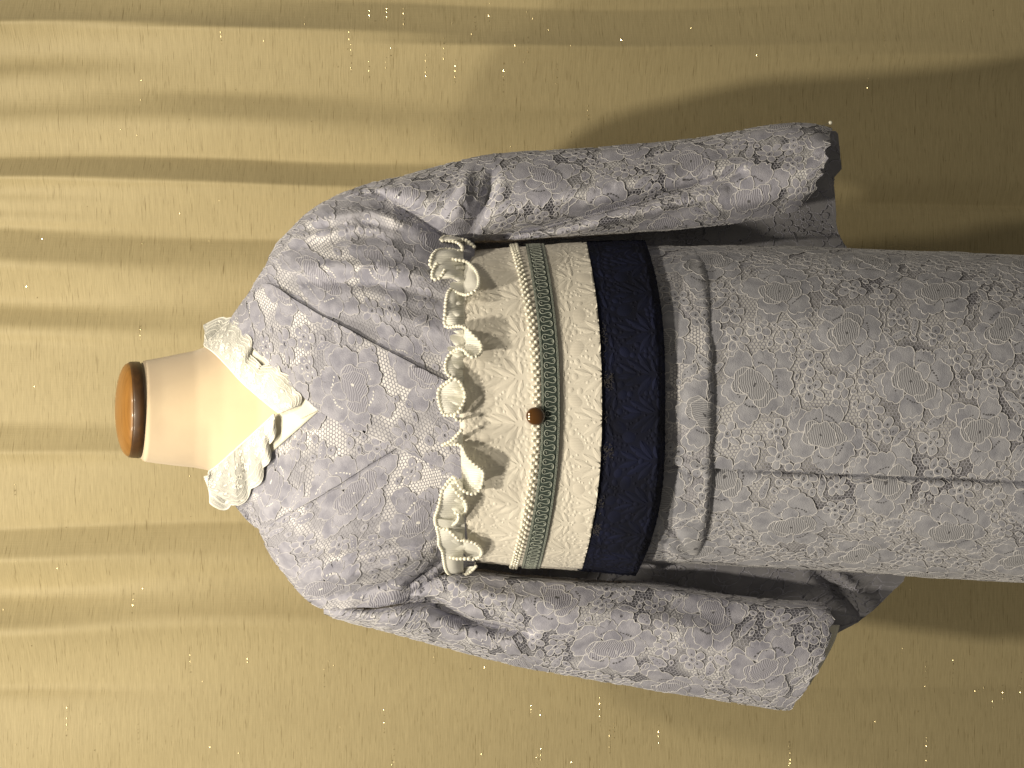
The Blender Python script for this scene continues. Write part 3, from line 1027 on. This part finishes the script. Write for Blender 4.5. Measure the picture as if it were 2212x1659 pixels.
# skirt ---------------------------------------------------------------
KX = [1360, 1450, 1540, 1800, 2000, 2212, 2430]
KT = [545, 536, 531, 537, 545, 553, 560]
KB = [1205, 1212, 1218, 1231, 1245, 1257, 1268]
KD = [.132, .138, .140, .144, .147, .150, .152]


def skirt_depth(X, Y):
    a, b, d = itp(X, KX, KT), itp(X, KX, KB), itp(X, KX, KD)
    w = np.clip((Y - (a + b) / 2) / ((b - a) / 2), -1, 1)
    return -d * np.sqrt(np.clip(1 - np.abs(w) ** 2.2, 0, 1))


SKW = [([(1560, 1150), (1800, 1175), (2212, 1195)], 20, -0.003), ([(1700, 1110), (1950, 1140), (2300, 1150)], 22, 0.003), ([(1900, 1190), (2100, 1215), (2400, 1225)], 12, -0.005),
       ([(1480, 700), (1700, 690), (1900, 700)], 40, 0.003), ([(1560, 900), (1750, 915), (1900, 930)], 30, 0.002), ([(1500, 1205), (1650, 1200), (1850, 1215)], 9, -0.004)]


def skirt(off):
    return lambda X, Y, U, V: skirt_depth(X, Y) + off - wrinkles(X, Y, SKW)


SKW0 = list(SKW)
SKW = SKW + [([(1480, 1010), (1560, 1013), (1900, 1027), (2212, 1040), (2600, 1056)], 7, -0.008)]
xs = np.linspace(1370, 2430, 12)
A = [(x, itp(x, KX, KT)) for x in xs]; B = [(x, itp(x, KX, KB)) for x in xs]
pt = Patch(A, B, skirt(0.0), 110, 170, ref=0.5)
sk = pt.sheet('skirt', M_LIN_SKIRT, kim)
lace(pt, 'floral_lace', sk, LACE_SKIRT, phase=(20, 28), seed=14)
SKW = SKW0
A = [(x, itp(x, KX, KT) + 2) for x in xs]; B = [(x, 1011 + (x - 1540) * 0.040) for x in xs]
pt = Patch(A, B, lambda X, Y, U, V: skirt(-0.004)(X, Y, U, V) + 0.004 * (1 - smooth(V, 0, 0.2)), 110, 150)
sk2 = pt.sheet('overlap_panel', M_LIN_SKIRT, kim, 0.003)
lace(pt, 'floral_lace', sk2, LACE_SKIRT, phase=(8, -4), seed=15)
# back of skirt, so that the garment closes round the form
pt = Patch([(x, itp(x, KX, KT)) for x in xs], [(x, itp(x, KX, KB)) for x in xs], lambda X, Y, U, V: -skirt_depth(X, Y) * 0.75, 30, 60)
pt.sheet('skirt_back', M_LIN_BACK, kim)

# tuck fold below the sash (a roll of cloth)
FY = np.linspace(-1, 1, 25)


def w2(Yt, Yb, w):
    return (Yt + Yb) / 2 + (Yb - Yt) / 2 * np.sin(w * np.pi / 2)


FA = [(1372 - 6 * abs(w) ** 3, w2(534, 1214, w)) for w in FY]
FB = [(1541 - 58 * abs(w) ** 2.6 - (4 if w > 0 else 0) * abs(w), w2(533, 1215, w)) for w in FY]
FW_ = [([(1430, 1000), (1480, 1018), (1530, 1034)], 5, -0.004), ([(1425, 985), (1480, 1003), (1530, 1018)], 9, 0.003), ([(1400, 1160), (1450, 1185), (1480, 1212)], 9, 0.006),
       ([(1420, 1120), (1460, 1150), (1490, 1195)], 8, -0.004), ([(1440, 600), (1480, 575), (1470, 545)], 10, 0.004), ([(1430, 560), (1450, 545), (1480, 540)], 7, -0.004)]


def fold(X, Y, U, V):
    roll = 0.011 * smooth(V, 0.0, 0.75) * np.clip(1 - np.clip((V - 0.9) / 0.1, 0, 1) ** 3, 0, 1) ** 0.5 - 0.003
    w = np.clip((Y - 874) / 342, -1, 1)
    return skirt_depth(np.full_like(X, 1480.0), Y) * 1.0 - 0.003 - roll * np.clip(1.02 - w ** 18, 0, 1) - wrinkles(X, Y, FW_)


pt = Patch(FA, FB, fold, 130, 60, cosrow=True)
fo = pt.sheet('waist_fold', M_LIN_PALE, kim, 0.003)
lace(pt, 'floral_lace', fo, LACE_SKIRT, phase=(12, 22), seed=17)

# ------------------------------------------------------------------ lace collar in the neckline
colr = thing('lace_collar', 'white scalloped lace collar filling the kimono neckline', 'collar', tuple(P(690, 885, -0.09)))
# plain white under-collar: a V of cloth
VA = [(470, 745), (520, 800), (570, 850), (620, 890), (650, 905), (690, 884)]
VB = [(505, 715), (560, 764), (600, 803), (640, 842), (665, 862), (691, 885)]
pt = Patch(VA, VB, lambda X, Y, U, V: body_depth(X, Y) - 0.004, 40, 12, linear=True)
pt.sheet('under_collar', M_WHITE, colr, 0.002)
VA = [(470, 1020), (520, 965), (560, 928), (590, 900), (610, 885), (640, 872)]
VB = [(500, 1052), (560, 1000), (600, 965), (640, 930), (665, 908), (692, 884)]
pt = Patch(VA, VB, lambda X, Y, U, V: body_depth(X, Y) - 0.002, 40, 12, linear=True)
pt.sheet('under_collar', M_WHITE, colr, 0.002)


def frill_depth(X, Y, U, V):
    return body_depth(X, Y) - 0.0075 - 0.004 * np.sin(np.pi * np.clip(V, 0, 1)) - 0.0018 * V * np.sin(U * np.pi * 11 + 2 * V)


def collar_lace(A, B, name, seed, nsc):
    def warp(X, Y, U, V):
        k = smooth(V, 0.55, 1.0)
        sc = np.abs(np.sin(U * np.pi * nsc)) - 0.6
        return X + k * 11 * sc * 0.75, Y + k * 11 * sc * (0.6 if B[3][1] > A[3][1] else -0.6)
    p = Patch(A, B, frill_depth, 130, 50, warp=warp)
    o = p.sheet(name, M_WGROUND, colr, 0.0008)
    acc = Acc()
    S = p.s[-1]; Lm = p.L.mean()
    s = np.linspace(0.001, S - 0.001, 260)

    def line(frac, wob, ph, w=1.1, ht=0.45):
        Ls = np.interp(s, p.s, p.L)
        sc = np.abs(np.sin(s / S * np.pi * nsc + ph))
        acc.cord(np.column_stack([s, Ls * (frac + wob * sc)]), w * MM, 0.2 * MM, ht * MM, 0, closed=False)
    line(0.985, 0, 0, 1.6, 0.6); line(0.86, 0.06, 0, 1.2); line(0.76, 0.07, 0, 0.9); line(0.62, 0.09, 0.3, 1.0); line(0.02, 0, 0, 1.6)
    r = np.random.default_rng(seed)
    for _ in range(90):
        s0 = r.uniform(0, S); L0 = np.interp(s0, p.s, p.L)
        c = np.array([s0, L0 * r.uniform(0.06, 0.62)])
        kind = r.random()
        if kind < 0.45:
            o_ = rot(blob(r.uniform(1.6, 3.2) * MM, r.uniform(1.2, 2.2) * MM, 12, .15, 5), r.uniform(0, 3))
            acc.fan(o_ + c, c, 0.5 * MM, 0.5 * MM, 0)
        elif kind < 0.7:
            o_ = blob(r.uniform(1.8, 2.6) * MM, r.uniform(1.8, 2.6) * MM, 12)
            acc.cord(o_ + c, 0.9 * MM, 0.3 * MM, 0.7 * MM, 0)
        else:
            for q in range(5):
                d = rot(np.array([[2.6 * MM, 0]]), q * 1.2566 + s0 * 999)[0]
                acc.fan(blob(1.5 * MM, 1.3 * MM, 9) + c + d, c + d, 0.5 * MM, 0.4 * MM, 0, mids=())
    # solid scallop tips
    for q in range(nsc):
        sc_ = (q + 0.5) / nsc * S
        L0 = np.interp(sc_, p.s, p.L)
        acc.fan(blob(3.6 * MM, 2.0 * MM, 14) + np.array([sc_, L0 * 0.90]), np.array([sc_, L0 * 0.90]), 0.4 * MM, 0.4 * MM, 0)
    acc.done(p, 'lace_relief', M_WLACE, o)
    hexnet(p, o, 0.6, mat=M_WGROUND)


collar_lace([(440, 748), (462, 764), (490, 792), (520, 825), (550, 852), (580, 877), (602, 893)],
            [(444, 698), (502, 684), (538, 728), (553, 782), (599, 790), (640, 834), (652, 874)], 'lace_frill', 3, 7)
collar_lace([(452, 1017), (475, 998), (500, 975), (522, 956), (545, 936), (568, 915), (592, 893)],
            [(445, 1034), (458, 1092), (504, 1096), (547, 1060), (574, 1014), (586, 965), (596, 915)], 'lace_frill', 4, 6)

# ------------------------------------------------------------------ obi sash
obi = thing('obi_sash', 'wide cream brocade sash with navy lower band around the waist', 'sash', tuple(P(1437, 880, -0.10)))
OT_X, OT = [980, 1020, 1115, 1265, 1330, 1400, 1440], [548, 541, 527, 522, 519, 519, 525]
OB_X, OB = [980, 1020, 1110, 1250, 1330, 1380, 1440], [1210, 1214, 1227, 1232, 1240, 1244, 1240]


def obi_y(w):
    return -0.008 - 0.158 * np.clip(1 - np.abs(w) ** 2.5, 0, 1) ** 0.46


def obi_Y(X, s):
    a, b = itp(X, OT_X, OT), itp(X, OB_X, OB)
    return (a + b) / 2 + (b - a) / 2 * s


def x_top(s): return 993 + 24 * np.abs(s) ** 2.0
def x_edge(s): return 1300 - np.where(np.asarray(s) < 0, 34, 44) * np.abs(s) ** 2.4
def x_low(s): return 1437 - np.where(np.asarray(s) < 0, 44, 64) * np.abs(s) ** 3.2
def x_pearl(s): return 1165 - 50 * np.abs(s) ** 2.1
def x_braid(s): return 1190 - np.where(np.asarray(s) < 0, 35, 44) * np.abs(s) ** 2.1


SN = np.sin(np.linspace(-1, 1, 41) * np.pi / 2)


def obi_depth(off, lip=0.0):
    def f(X, Y, U, V):
        a, b = itp(X, OT_X, OT), itp(X, OB_X, OB)
        w = np.clip((Y - (a + b) / 2) / ((b - a) / 2), -1, 1)
        return obi_y(w) + off + lip * (1 - smooth(V, 0.0, 0.03)) + lip * 0.0
    return f


def obi_patch(fa, fb, off, n, m, lip=0.004):
    A = [(float(fa(s)), float(obi_Y(fa(s), s))) for s in SN]
    B = [(float(fb(s)), float(obi_Y(fb(s), s))) for s in SN]
    return Patch(A, B, obi_depth(off, lip), n, m, cosrow=False)


def brocade(p, name, parent, mats, hs, seed, phase=0.0):
    """Raised woven sprays of lance leaves with plums and pips between them."""
    global rng
    keep = rng; rng = np.random.default_rng(seed)
    acc = Acc()
    S, T1 = p.s[-1], p.L.max()

    def put_leaf(c, L, W, a, mt):
        o = leaf_outline(L, W, 3, 16)
        q = rot(o, a) + c
        cc = q.mean(0)
        acc.fan(q, cc, 0.0, 0.95 * hs * MM, mt, mids=(0.70, 0.9))
        # central vein
        t = np.linspace(-0.42, 0.42, 7)[:, None]
        acc.cord(rot(np.hstack([t * L, 0 * t]), a) + c, 0.9 * MM, 0.55 * hs * MM, 0.6 * hs * MM, mt, closed=False)
    ps, ptt = 46 * MM, 48 * MM
    pl = []
    for i in range(-1, int(S / ps) + 2):
        for j in range(-1, int(T1 / ptt) + 2):
            c = np.array([(i + 0.5 * (j % 2)) * ps + phase, j * ptt + 12 * MM]) + rng.normal(0, 1.5 * MM, 2)
            for da, L, W, off, dist in ((0.50, 29, 4.4, 0, 16), (-0.50, 29, 4.4, 0, 16), (0.95, 25, 5.0, 2, 15), (-0.95, 25, 5.0, 2, 15), (0.30, 22, 3.6, -13, 13), (-0.38, 22, 3.6, -13, 13), (1.35, 15, 3.4, 6, 10), (-1.35, 15, 3.4, 6, 10)):
                a = -math.pi / 2 + da + rng.normal(0, 0.07)
                d = c + np.array([math.cos(a) * dist, math.sin(a) * dist + off]) * MM
                put_leaf(d, L * MM, W * MM, a, 0)
                for e in (-0.35, 0.0, 0.35):
                    pl.append((d[0] + math.cos(a) * L * MM * e, d[1] + math.sin(a) * L * MM * e, W * MM * 0.85))
            d = c + np.array([0.5 * ps, rng.normal(0, 2 * MM)])
            for q in range(5):
                e = d + rot(np.array([[4.6 * MM, 0]]), q * 1.2566 + c[0] * 50)[0]
                o = blob(3.1 * MM, 2.7 * MM, 12)
                acc.fan(o + e, e, 0.0, 0.85 * hs * MM, 0, mids=(0.75, 0.92))
                pl.append((e[0], e[1], 3 * MM))
    pl = np.array(pl)
    for rr, mt, tries in ((8.0, 1, 4000), (6.0, 1, 4000), (3.6, 0, 5000), (2.3, 2, 9000), (1.6, 2, 9000)):
        for _ in range(tries):
            c = np.array([rng.uniform(-0.01, S + 0.01), rng.uniform(-0.01, T1 + 0.01)])
            r = rr * MM * rng.uniform(0.85, 1.1)
            if np.all(np.hypot(pl[:, 0] - c[0], pl[:, 1] - c[1]) > pl[:, 2] + r * 0.9):
                o = rot(blob(r, r * rng.uniform(0.72, 0.95), 16, 0.1 if rr > 3 else 0, 5), rng.uniform(0, 3))
                acc.fan(o + c, c, 0.0, (0.95 if rr > 3 else 0.8) * hs * MM, mt, mids=(0.72, 0.9))
                pl = np.vstack([pl, [c[0], c[1], r]])
    acc.done(p, name, mats, parent)
    rng = keep


pc = obi_patch(x_top, x_edge, 0.0, 180, 70)
cream = pc.sheet('cream_panel', M_CREAM, obi, 0.004)
brocade(pc, 'leaf_brocade', cream, [M_CREAM, M_CREAM_RIB, M_CREAM_LIGHT], 0.6, 21)
pn = Patch([(float(x_edge(s)) - 10, float(obi_Y(x_edge(s), s))) for s in SN], [(float(x_low(s)), float(obi_Y(x_low(s), s))) for s in SN],
           lambda X, Y, U, V: obi_depth(0.003)(X, Y, U, V) + 0.010 * smooth(V, 0.86, 1.0) ** 2, 160, 50, cosrow=False)
navy = pn.sheet('navy_band', M_NAVY, obi, 0.004)
brocade(pn, 'leaf_brocade', navy, [M_NAVY2, M_NAVY2, M_NAVY], 0.75, 22, 0.02)
# frayed pale threads showing on the navy at the cream edge
fr = []
for sc_, n_, ln in ((-0.43, 26, 16), (-0.16, 60, 24), (0.27, 60, 26), (0.58, 20, 16), (0.75, 40, 18), (0.05, 14, 12), (-0.3, 10, 10)):
    for _ in range(n_):
        s0 = sc_ + rng.normal(0, 0.025)
        X0 = float(x_edge(s0)) + rng.uniform(1, ln); L = rng.uniform(3, 7)
        a = rng.uniform(0, np.pi)
        q = np.linspace(-0.5, 0.5, 4)
        X = X0 + q * L * math.cos(a); Yq = obi_Y(X, s0) + q * L * math.sin(a)
        w = (Yq - obi_Y(X, 0)) / (obi_Y(X, 1) - obi_Y(X, 0))
        fr.append(tube(P(X, Yq, obi_y(np.abs(w)) + 0.003 - 0.0012), 0.00022, 3))
V, F = join(fr)
mesh('frayed_thread', V, F, M_NAVY_FRAY, navy, kind='stuff')

# ------------------------------------------------------------------ sash cord: braid, pearl strands and an amber bead
cordt = thing('sash_cord', 'green braid with a double pearl strand and an amber bead on the cream sash', 'sash cord', tuple(P(1190, 880, -0.18)))


def obi_pt(X, s, off):
    return P(X, obi_Y(X, s), obi_y(s) - off)


def arc_table(fx):
    s = np.sin(np.linspace(-1, 1, 1200) * np.pi / 2) * 0.999
    p = obi_pt(fx(s), s, 0.004)
    L = np.concatenate([[0], np.cumsum(np.linalg.norm(np.diff(p, axis=0), axis=1))])
    return L, s


bl, bs = arc_table(x_braid)


def braid_at(l, dx, off):
    """Point on the braid: l metres along it, dx metres across (down positive)."""
    s = np.interp(l, bl, bs)
    return obi_pt(x_braid(s) + np.asarray(dx) / 0.00048, s, off)


n = 300
ll = np.linspace(0, bl[-1], n)
HW = 0.0098
prof_ = [(-HW, 0.0012), (-HW, 0.0030), (-HW * .85, 0.0038), (-HW * .4, 0.0036), (HW * .4, 0.0036), (HW * .85, 0.0038), (HW, 0.0030), (HW, 0.0012)]
G = np.stack([braid_at(ll, np.full(n, a), b) for a, b in prof_], 1)
braid = mesh('braid', G, grid_faces(n, len(prof_), True), M_GREEN, cordt)
pitch = 0.0101
c_ = pitch / (2 * np.pi)
tau = np.arange(0, bl[-1] / c_, 0.22)
Vt, Ft = tube(braid_at(c_ * tau - 1.12 * c_ * np.sin(2 * tau), 0.0058 * np.sin(tau) - 0.0002, 0.0046), 0.00037, 6)
mesh('scroll_cord', Vt, Ft, M_GCORD, braid)
parts = []
k = int(bl[-1] / pitch)
for i in range(k * 2):                         # a small curl inside each loop of the scroll
    l0 = (i + 0.5) * pitch / 2
    sgn = 1 if i % 2 == 0 else -1
    a = np.linspace(0, 4.6, 9)
    rr = 0.0013 - 0.00012 * a
    parts.append(tube(braid_at(l0 + rr * np.cos(a), sgn * 0.0037 + rr * np.sin(a), 0.0042), 0.00030, 4))
for e, ww in ((-HW * .84, 1), (HW * .86, 1)):   # looped chain edges
    t = np.arange(0, bl[-1], 0.00045)
    ph = t * 2 * np.pi / 0.0042
    parts.append(tube(braid_at(t - 0.0011 * np.sin(2 * ph), e + 0.0008 * np.sin(ph), 0.0043), 0.00019, 4))
    parts.append(tube(braid_at(t - 0.0011 * np.sin(2 * ph + 2), e - 0.0008 * np.sin(ph + 1), 0.0042), 0.00015, 4))
V, F = join(parts)
mesh('looped_edging', V, F, M_GCORD, braid)


def sphere_mesh(name, r, mat, nu=8, nv=12):
    ph = np.linspace(0, np.pi, nu + 1)[1:-1]
    th = np.arange(nv) * 2 * np.pi / nv
    V = [(0, 0, r)]
    for a in ph:
        for b in th:
            V.append((r * math.sin(a) * math.cos(b), r * math.sin(a) * math.sin(b), r * math.cos(a)))
    V.append((0, 0, -r))
    F = []
    for j in range(nv):
        F.append((0, 1 + j, 1 + (j + 1) % nv))
        for i in range(nu - 2):
            a, b = 1 + i * nv + j, 1 + i * nv + (j + 1) % nv
            F.append((a, a + nv, b + nv, b))
        F.append((len(V) - 1, 1 + (nu - 2) * nv + (j + 1) % nv, 1 + (nu - 2) * nv + j))
    me = bpy.data.meshes.new(name)
    me.from_pydata(V, [], F)
    me.materials.append(mat)
    me.polygons.foreach_set('use_smooth', np.ones(len(me.polygons), bool))
    return me


PEARL_S = sphere_mesh('pearl', 0.0021, M_PEARL)
PEARL_R = sphere_mesh('pearl', 0.0021, M_PEARL)


def pearl(me, p, parent, sc=1.0):
    o = bpy.data.objects.new('pearl', me)
    COL.objects.link(o)
    o.parent = parent
    o.location = np.asarray(p) - ORG[parent.name]
    o.scale = (sc, sc, sc)
    return o


pl_, ps_ = arc_table(x_pearl)
step = 0.0080
i = 0
l = 0.002
while l < pl_[-1] - 0.001:
    for dx, dl in ((0.0, 0.0), (-0.0030, step / 2), (-0.0058, 0.0)):
        s = np.interp(l + dl + rng.normal(0, 0.0002), pl_, ps_)
        p = obi_pt(x_pearl(s) + (dx + rng.normal(0, 0.0002)) / 0.00048, s, 0.0026)
        if not (abs(s) < 0.9 and abs(obi_Y(1160, s) - 899) < 16):
            pearl(PEARL_S, p, cordt, 0.95 if dx == 0 else 0.88)
    l += step
# amber bead: a flattened, slightly irregular cabochon
A_ = sphere_mesh('amber_bead', 0.0102, M_AMBER, 20, 32)
bead = bpy.data.objects.new('amber_bead', A_)
COL.objects.link(bead)
bead.parent = cordt
bead.location = P(1157, 899, obi_y(0.03) - 0.0062) - ORG[cordt.name]
bead.scale = (0.95, 0.62, 1.0)
bead.rotation_euler = (0.12, 0.2, 0.0)
ORG[bead.name] = ORG[cordt.name]

# ------------------------------------------------------------------ organza ruffle with pearl edging along the top of the sash
ruf = thing('pearl_ruffle', 'pale organza ruffle edged with pearls along the top of the cream sash', 'ruffle', tuple(P(1000, 880, -0.16)))
PATHS = [
    [(1024, 533), (1014, 524), (1003, 518), (994, 518), (983, 515), (968, 510), (958, 512), (951, 520), (965, 520), (985, 523), (996, 531), (999, 539), (988, 542), (977, 539), (965, 538),
     (954, 539), (943, 542), (936, 549), (932, 556), (929, 566), (930, 576), (938, 576), (943, 569), (952, 561), (963, 558), (977, 560), (991, 562), (1003, 564), (1014, 570), (1024, 580),
     (1030, 589), (1034, 601), (1034, 615), (1030, 625), (1022, 631), (1014, 635), (1005, 637), (993, 634), (982, 629), (974, 625), (968, 632), (965, 643), (963, 654), (962, 666),
     (961, 679), (960, 691), (961, 702), (969, 707), (983, 705), (996, 705), (1008, 710), (1017, 719), (1027, 729), (1036, 738), (1040, 748), (1039, 760), (1032, 768), (1020, 772),
     (1011, 766), (1003, 757), (992, 753), (980, 758), (971, 766), (964, 778), (962, 791), (964, 804), (972, 813), (980, 817), (992, 824), (1000, 838), (1005, 854), (1002, 869),
     (995, 882), (987, 893), (971, 897), (958, 895), (951, 879), (947, 863), (946, 848), (951, 837), (962, 828), (974, 820)],
    [(982, 900), (987, 907), (996, 908)],
    [(996, 930), (976, 951), (957, 961), (975, 960), (992, 961), (1000, 969), (1006, 984), (1013, 993), (1022, 1001), (1036, 1011), (1044, 1020), (1042, 1041), (1038, 1055), (1029, 1065),
     (1017, 1067), (1006, 1063), (996, 1056), (986, 1041), (980, 1030), (969, 1039), (961, 1051), (954, 1062), (950, 1083), (945, 1102), (940, 1116), (941, 1132), (950, 1136), (962, 1135),
     (975, 1134), (985, 1129), (991, 1118), (988, 1108), (980, 1108)],
    [(940, 1120), (942, 1133), (953, 1141), (966, 1144), (975, 1151), (985, 1160), (991, 1166)],
    [(942, 1133), (945, 1146), (948, 1162), (948, 1176), (955, 1190), (958, 1207), (962, 1227), (969, 1239), (980, 1244), (992, 1244), (1005, 1241), (1015, 1236), (1024, 1227), (1029, 1222)],
    [(958, 1205), (973, 1204), (985, 1207), (998, 1207), (1015, 1207)],
    [(991, 1166), (1008, 1168), (1028, 1175), (1040, 1187), (1039, 1199), (1028, 1207), (1014, 1208)],
    [(975, 1050), (990, 1068), (1004, 1082), (1008, 1098), (1000, 1112), (988, 1122)],
    [(943, 570), (936, 583), (933, 595), (936, 603), (945, 603), (952, 598), (957, 590), (962, 581)],
]
n_pearl = 0
extra = []
for qi, path in enumerate(PATHS):
    path = np.array(path, float)
    n = max(12, int(len(path) * 6))
    E = catmull(path, n)
    sY = np.clip((E[:, 1] - obi_Y(1000, 0)) / (obi_Y(1000, 1) - obi_Y(1000, 0)), -0.995, 0.995)
    front = np.minimum(obi_y(sY), body_depth(E[:, 0], E[:, 1]) - 0.004)
    out_ = 0.005 + 0.018 * smooth(E[:, 0], 950, 1035) + (0.006 if qi in (3, 5, 8) else 0.0) - (0.003 if qi in (6, 7) else 0.0)
    out_ = out_ + 0.005 * np.sin(np.arange(n) * 0.13 + qi)
    edge = P(E[:, 0], E[:, 1], front - out_)
    # root of the ruffle: gathered inside the top of the sash
    ker = np.hanning(43); ker /= ker.sum()
    Yr = np.convolve(np.pad(E[:, 1], 21, mode='edge'), ker, 'valid')
    root = P(np.full(n, 1001.0), Yr, front + 0.001)
    m = 14
    t = np.linspace(0, 1, m)[None, :, None]
    bul = np.zeros((n, 1, 3)); bul[:, 0, 1] = -0.007
    G = root[:, None] * (1 - t) + edge[:, None] * t + bul * np.sin(np.pi * t) * (0.6 + 0.4 * np.sin(np.arange(n) * 0.21))[:, None, None]
    le = np.concatenate([[0], np.cumsum(np.linalg.norm(np.diff(edge, axis=0), axis=1))])
    uv = np.stack([np.broadcast_to(le[:, None], (n, m)), np.broadcast_to(np.linspace(0, .02, m)[None], (n, m))], -1).reshape(-1, 2)
    fr_ = mesh('organza_frill', G, grid_faces(n, m), M_ORGANZA, ruf, uv=uv)
    kk = int(le[-1] / 0.0043)
    for q in range(kk + 1):
        l = q * 0.0043
        p = np.array([np.interp(l, le, edge[:, c]) for c in range(3)]) + np.array([0, -0.0008, 0])
        sc = rng.uniform(0.92, 1.06)
        if n_pearl < 300:
            pearl(PEARL_R, p, ruf, sc)
        else:
            extra.append((p, sc))
        n_pearl += 1
for y0, y1, nf in ((548, 700, 6), (712, 893, 7), (1032, 1236, 9)):
    n = nf * 22
    t = np.linspace(0, 1, n)
    Ye = y0 + (y1 - y0) * t + 5 * np.sin(t * nf * 2 * np.pi * 1.0 + 0.6)
    Xe = 978 + 9 * np.sin(t * nf * 2 * np.pi) + 4 * np.sin(t * nf * 3.1)
    sE = np.clip((Ye - obi_Y(1000, 0)) / (obi_Y(1000, 1) - obi_Y(1000, 0)), -0.99, 0.99)
    fr0 = obi_y(sE)
    edge = P(Xe, Ye, np.minimum(fr0 + 0.002 - 0.009 * (0.5 + 0.5 * np.sin(t * nf * 2 * np.pi + 1.2)), body_depth(Xe, Ye) - 0.002))
    root = P(np.full(n, 1004.0), y0 + (y1 - y0) * t, fr0 + 0.001)
    m = 9
    q = np.linspace(0, 1, m)[None, :, None]
    G = root[:, None] * (1 - q) + edge[:, None] * q
    G[:, :, 1] += -0.004 * np.sin(np.pi * q[:, :, 0]) * (0.5 + 0.5 * np.sin(t * nf * 2 * np.pi + 1.2))[:, None]
    le = np.concatenate([[0], np.cumsum(np.linalg.norm(np.diff(edge, axis=0), axis=1))])
    uv = np.stack([np.broadcast_to(le[:, None], (n, m)), np.broadcast_to(np.linspace(0, .02, m)[None], (n, m))], -1).reshape(-1, 2)
    mesh('organza_frill', G, grid_faces(n, m), M_ORGANZA, ruf, uv=uv)
print('ruffle pearls', n_pearl)
if extra:
    base = np.array([v.co[:] for v in PEARL_R.vertices])
    fs = [list(pp.vertices) for pp in PEARL_R.polygons]
    V = []; F = []
    for p, sc in extra:
        b = len(V) * len(base)
        F += [[x + b for x in f] for f in fs]
        V.append(base * sc + p)
    mesh('pearl_edging', np.vstack(V), F, M_PEARL, ruf, kind='stuff')

# ------------------------------------------------------------------ dressmaking pin in the tip of the right sleeve
pin = thing('pin', 'white headed dressmaking pin stuck in the sleeve tip', 'pin', tuple(P(1760, 275, -0.01)))
a, b = P(1752, 279, -0.012), P(1794, 265, -0.016)
V, F = tube(np.array([a + (b - a) * t for t in np.linspace(0, 1, 5)]), 0.0005, 6)
mesh('shaft', V, F, plain('pin_steel', (0.6, 0.55, 0.42), 0.35, Metallic=1.0), pin)
ph_ = sphere_mesh('pin_head', 0.0022, M_WHITE)
o = bpy.data.objects.new('pin_head', ph_); COL.objects.link(o); o.parent = pin; o.location = b - ORG[pin.name]
tot = sum(len(o.data.polygons) for o in bpy.data.objects if o.type == 'MESH')
print('polygons', tot)
